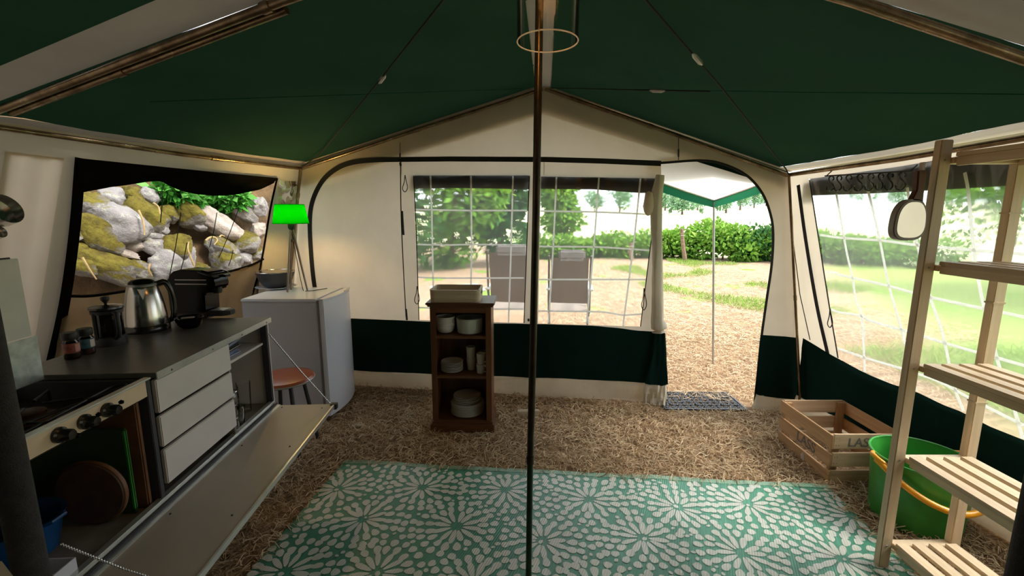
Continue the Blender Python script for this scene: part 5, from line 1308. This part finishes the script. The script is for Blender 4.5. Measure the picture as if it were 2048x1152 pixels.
for px, py0, py1, Y, lean, lab in ((1368, 512, 448, 13.4, -.12, 'weathered fence post leaning in front of the hedge'), (1262, 505, 470, 13.6, .02, 'short fence post seen through the vinyl beside the doorway')):
    b = ony(px, py0, Y); b.z = ground_z(b.x, Y); hgt = (py0 - py1) / F_PX * Y * 1.02
    t = thing('fence_post', lab, 'fence post', b)
    obj('post', MB().tube([(.05, 0, -.02), (lean * .4, 0, hgt * .5), (lean, 0, hgt)], [.065, .06, .05], 8), 'post_wood', t, True)
    obj('wire_staple', MB().tube([(lean * .8 - .06, -.06, hgt * .8), (lean * .8 + .06, -.06, hgt * .8)], .008, 6), 'steel_dull', t)
trees = [(-3.4, 10.5, 4.8, 1.9, 'leaf_dark', 'dense dark tree behind the vinyl window left of the bookcase tray'.replace('left of', 'above')), (-1.6, 11.6, 4.4, 1.6, 'leaf_hedge', 'lighter green tree behind the vinyl window beside the dense dark one'), (-.35, 12.6, 4.2, 1.35, 'leaf_dark', 'slim green tree behind the centre of the vinyl windows'),
         (-5.6, 11.5, 5.2, 2.2, 'leaf_dark', 'dark tree behind the cream panel beyond the tent corner'), (1.75, 17.5, 3.0, .9, 'leaf_hedge', 'small young tree beyond the hedge behind the vinyl'), (10.5, 7.0, 4.6, 2.1, 'leaf_dark', 'dark tree in the meadow behind the slatted rack'), (13.5, 12.5, 4.2, 1.8, 'leaf_hedge', 'green tree in the meadow behind the hand mirror')]
for i, (x, y, h, r, m, lab) in enumerate(trees):
    z = ground_z(x, y); bl = [(rnd.uniform(-r * .5, r * .5), rnd.uniform(-r * .5, r * .5), h * rnd.uniform(.12 if i < 4 else .3, .85), r * .5, r * .5, r * .45) for _ in range(12)]
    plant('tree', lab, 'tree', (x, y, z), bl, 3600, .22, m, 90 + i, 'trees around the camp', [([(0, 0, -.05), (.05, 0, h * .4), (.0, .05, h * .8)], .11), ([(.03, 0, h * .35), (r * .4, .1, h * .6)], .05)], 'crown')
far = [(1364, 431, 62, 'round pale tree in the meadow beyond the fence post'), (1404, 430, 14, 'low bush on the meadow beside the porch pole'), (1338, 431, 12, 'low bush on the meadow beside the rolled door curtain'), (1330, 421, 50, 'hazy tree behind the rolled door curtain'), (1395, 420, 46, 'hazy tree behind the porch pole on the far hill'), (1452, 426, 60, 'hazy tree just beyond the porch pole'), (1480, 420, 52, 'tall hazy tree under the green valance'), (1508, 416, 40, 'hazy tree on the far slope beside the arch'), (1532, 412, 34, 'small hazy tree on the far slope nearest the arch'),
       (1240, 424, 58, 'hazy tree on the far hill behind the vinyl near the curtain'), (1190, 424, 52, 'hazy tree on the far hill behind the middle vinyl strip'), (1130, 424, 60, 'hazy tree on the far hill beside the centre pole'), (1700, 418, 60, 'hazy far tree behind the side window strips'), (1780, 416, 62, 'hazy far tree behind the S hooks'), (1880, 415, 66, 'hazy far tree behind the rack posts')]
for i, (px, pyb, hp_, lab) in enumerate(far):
    d = ray(px, pyb); Y = 70.0
    for _ in range(400):     # walk out along the sight line until it meets the hill
        p = EYE + d * (Y / d.y)
        if p.z <= ground_z(p.x, p.y) + .05: break
        Y += .5
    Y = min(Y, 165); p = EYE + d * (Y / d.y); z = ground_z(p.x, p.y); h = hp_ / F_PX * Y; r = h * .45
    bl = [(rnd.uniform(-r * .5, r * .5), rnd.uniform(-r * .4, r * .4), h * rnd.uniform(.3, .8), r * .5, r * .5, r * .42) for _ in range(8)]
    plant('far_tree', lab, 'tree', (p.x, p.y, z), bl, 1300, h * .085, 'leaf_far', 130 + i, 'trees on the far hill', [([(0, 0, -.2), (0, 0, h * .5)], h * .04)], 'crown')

# ================================================================= STRAW AND GRASS
def keep_in(x, y, g):
    wall = 3.39 - .15 * x
    in_case = (np.abs(x - BX) < .215) & (y > 2.70) & (y < 3.02)
    in_fr = (x < -1.2) & (y > 2.85) & (y < 3.38)
    mat_ = (x > 1.08) & (x < 1.72) & (y > 3.03) & (y < 3.42)
    return (~in_rug(x, y, -.01)) & ~in_case & ~in_fr & ~mat_ & (y < wall - .07) & (x < 2.25 - .0948 * y) & (x > -3.55 + .4945 * y)
def keep_out(x, y, g): return (y > 3.39 - .15 * x + .06)
blades('straw', 80000, (-2.0, 2.4, 1.0, 3.8), (.03, .095), (.0011, .0027), (-.05, .35), 'straw', 'dry straw and withered grass strewn over the tent floor', 'straw', keep_in, 5, tone=lambda x, y, g: np.clip(g.beta(2.2, 1.8, len(x)), 0, 1))
blades('straw', 26000, (-1.2, 3.4, 2.9, 5.2), (.03, .095), (.0011, .0027), (-.05, .35), 'straw', 'dry straw strewn just outside the doorway under the porch canopy', 'straw', keep_out, 25, tone=lambda x, y, g: np.clip(g.beta(2.2, 1.8, len(x)), 0, 1))
blades('straw', 36000, (.2, 5.5, 4.8, 13.0), (.05, .13), (.0015, .0035), (-.05, .35), 'straw', 'dry straw scattered over the yard outside the doorway', 'straw', lambda x, y, g: g.uniform(0, 1, len(x)) < 1.1 - (y - 4.8) / 12, 6, tone=lambda x, y, g: np.clip(g.beta(2.6, 1.4, len(x)), 0, 1))
def grass_keep(x, y, g):
    k = np.array([noise.noise(Vector((a * .8, b * .65, 5.2))) for a, b in zip(x, y)])
    return k > .26 + .25 * np.clip((7 - y) / 3, 0, 1)
blades('grass', 52000, (2.5, 7.5, 6.0, 13.9), (.03, .09), (.002, .004), (.6, 1.1), 'grass', 'bright green grass patches in the yard outside the doorway', 'grass', grass_keep, 9)
blades('grass', 30000, (3.4, 9.0, .0, 4.5), (.05, .12), (.002, .005), (.6, 1.1), 'grass', 'long green grass outside the side window', 'grass', None, 12)
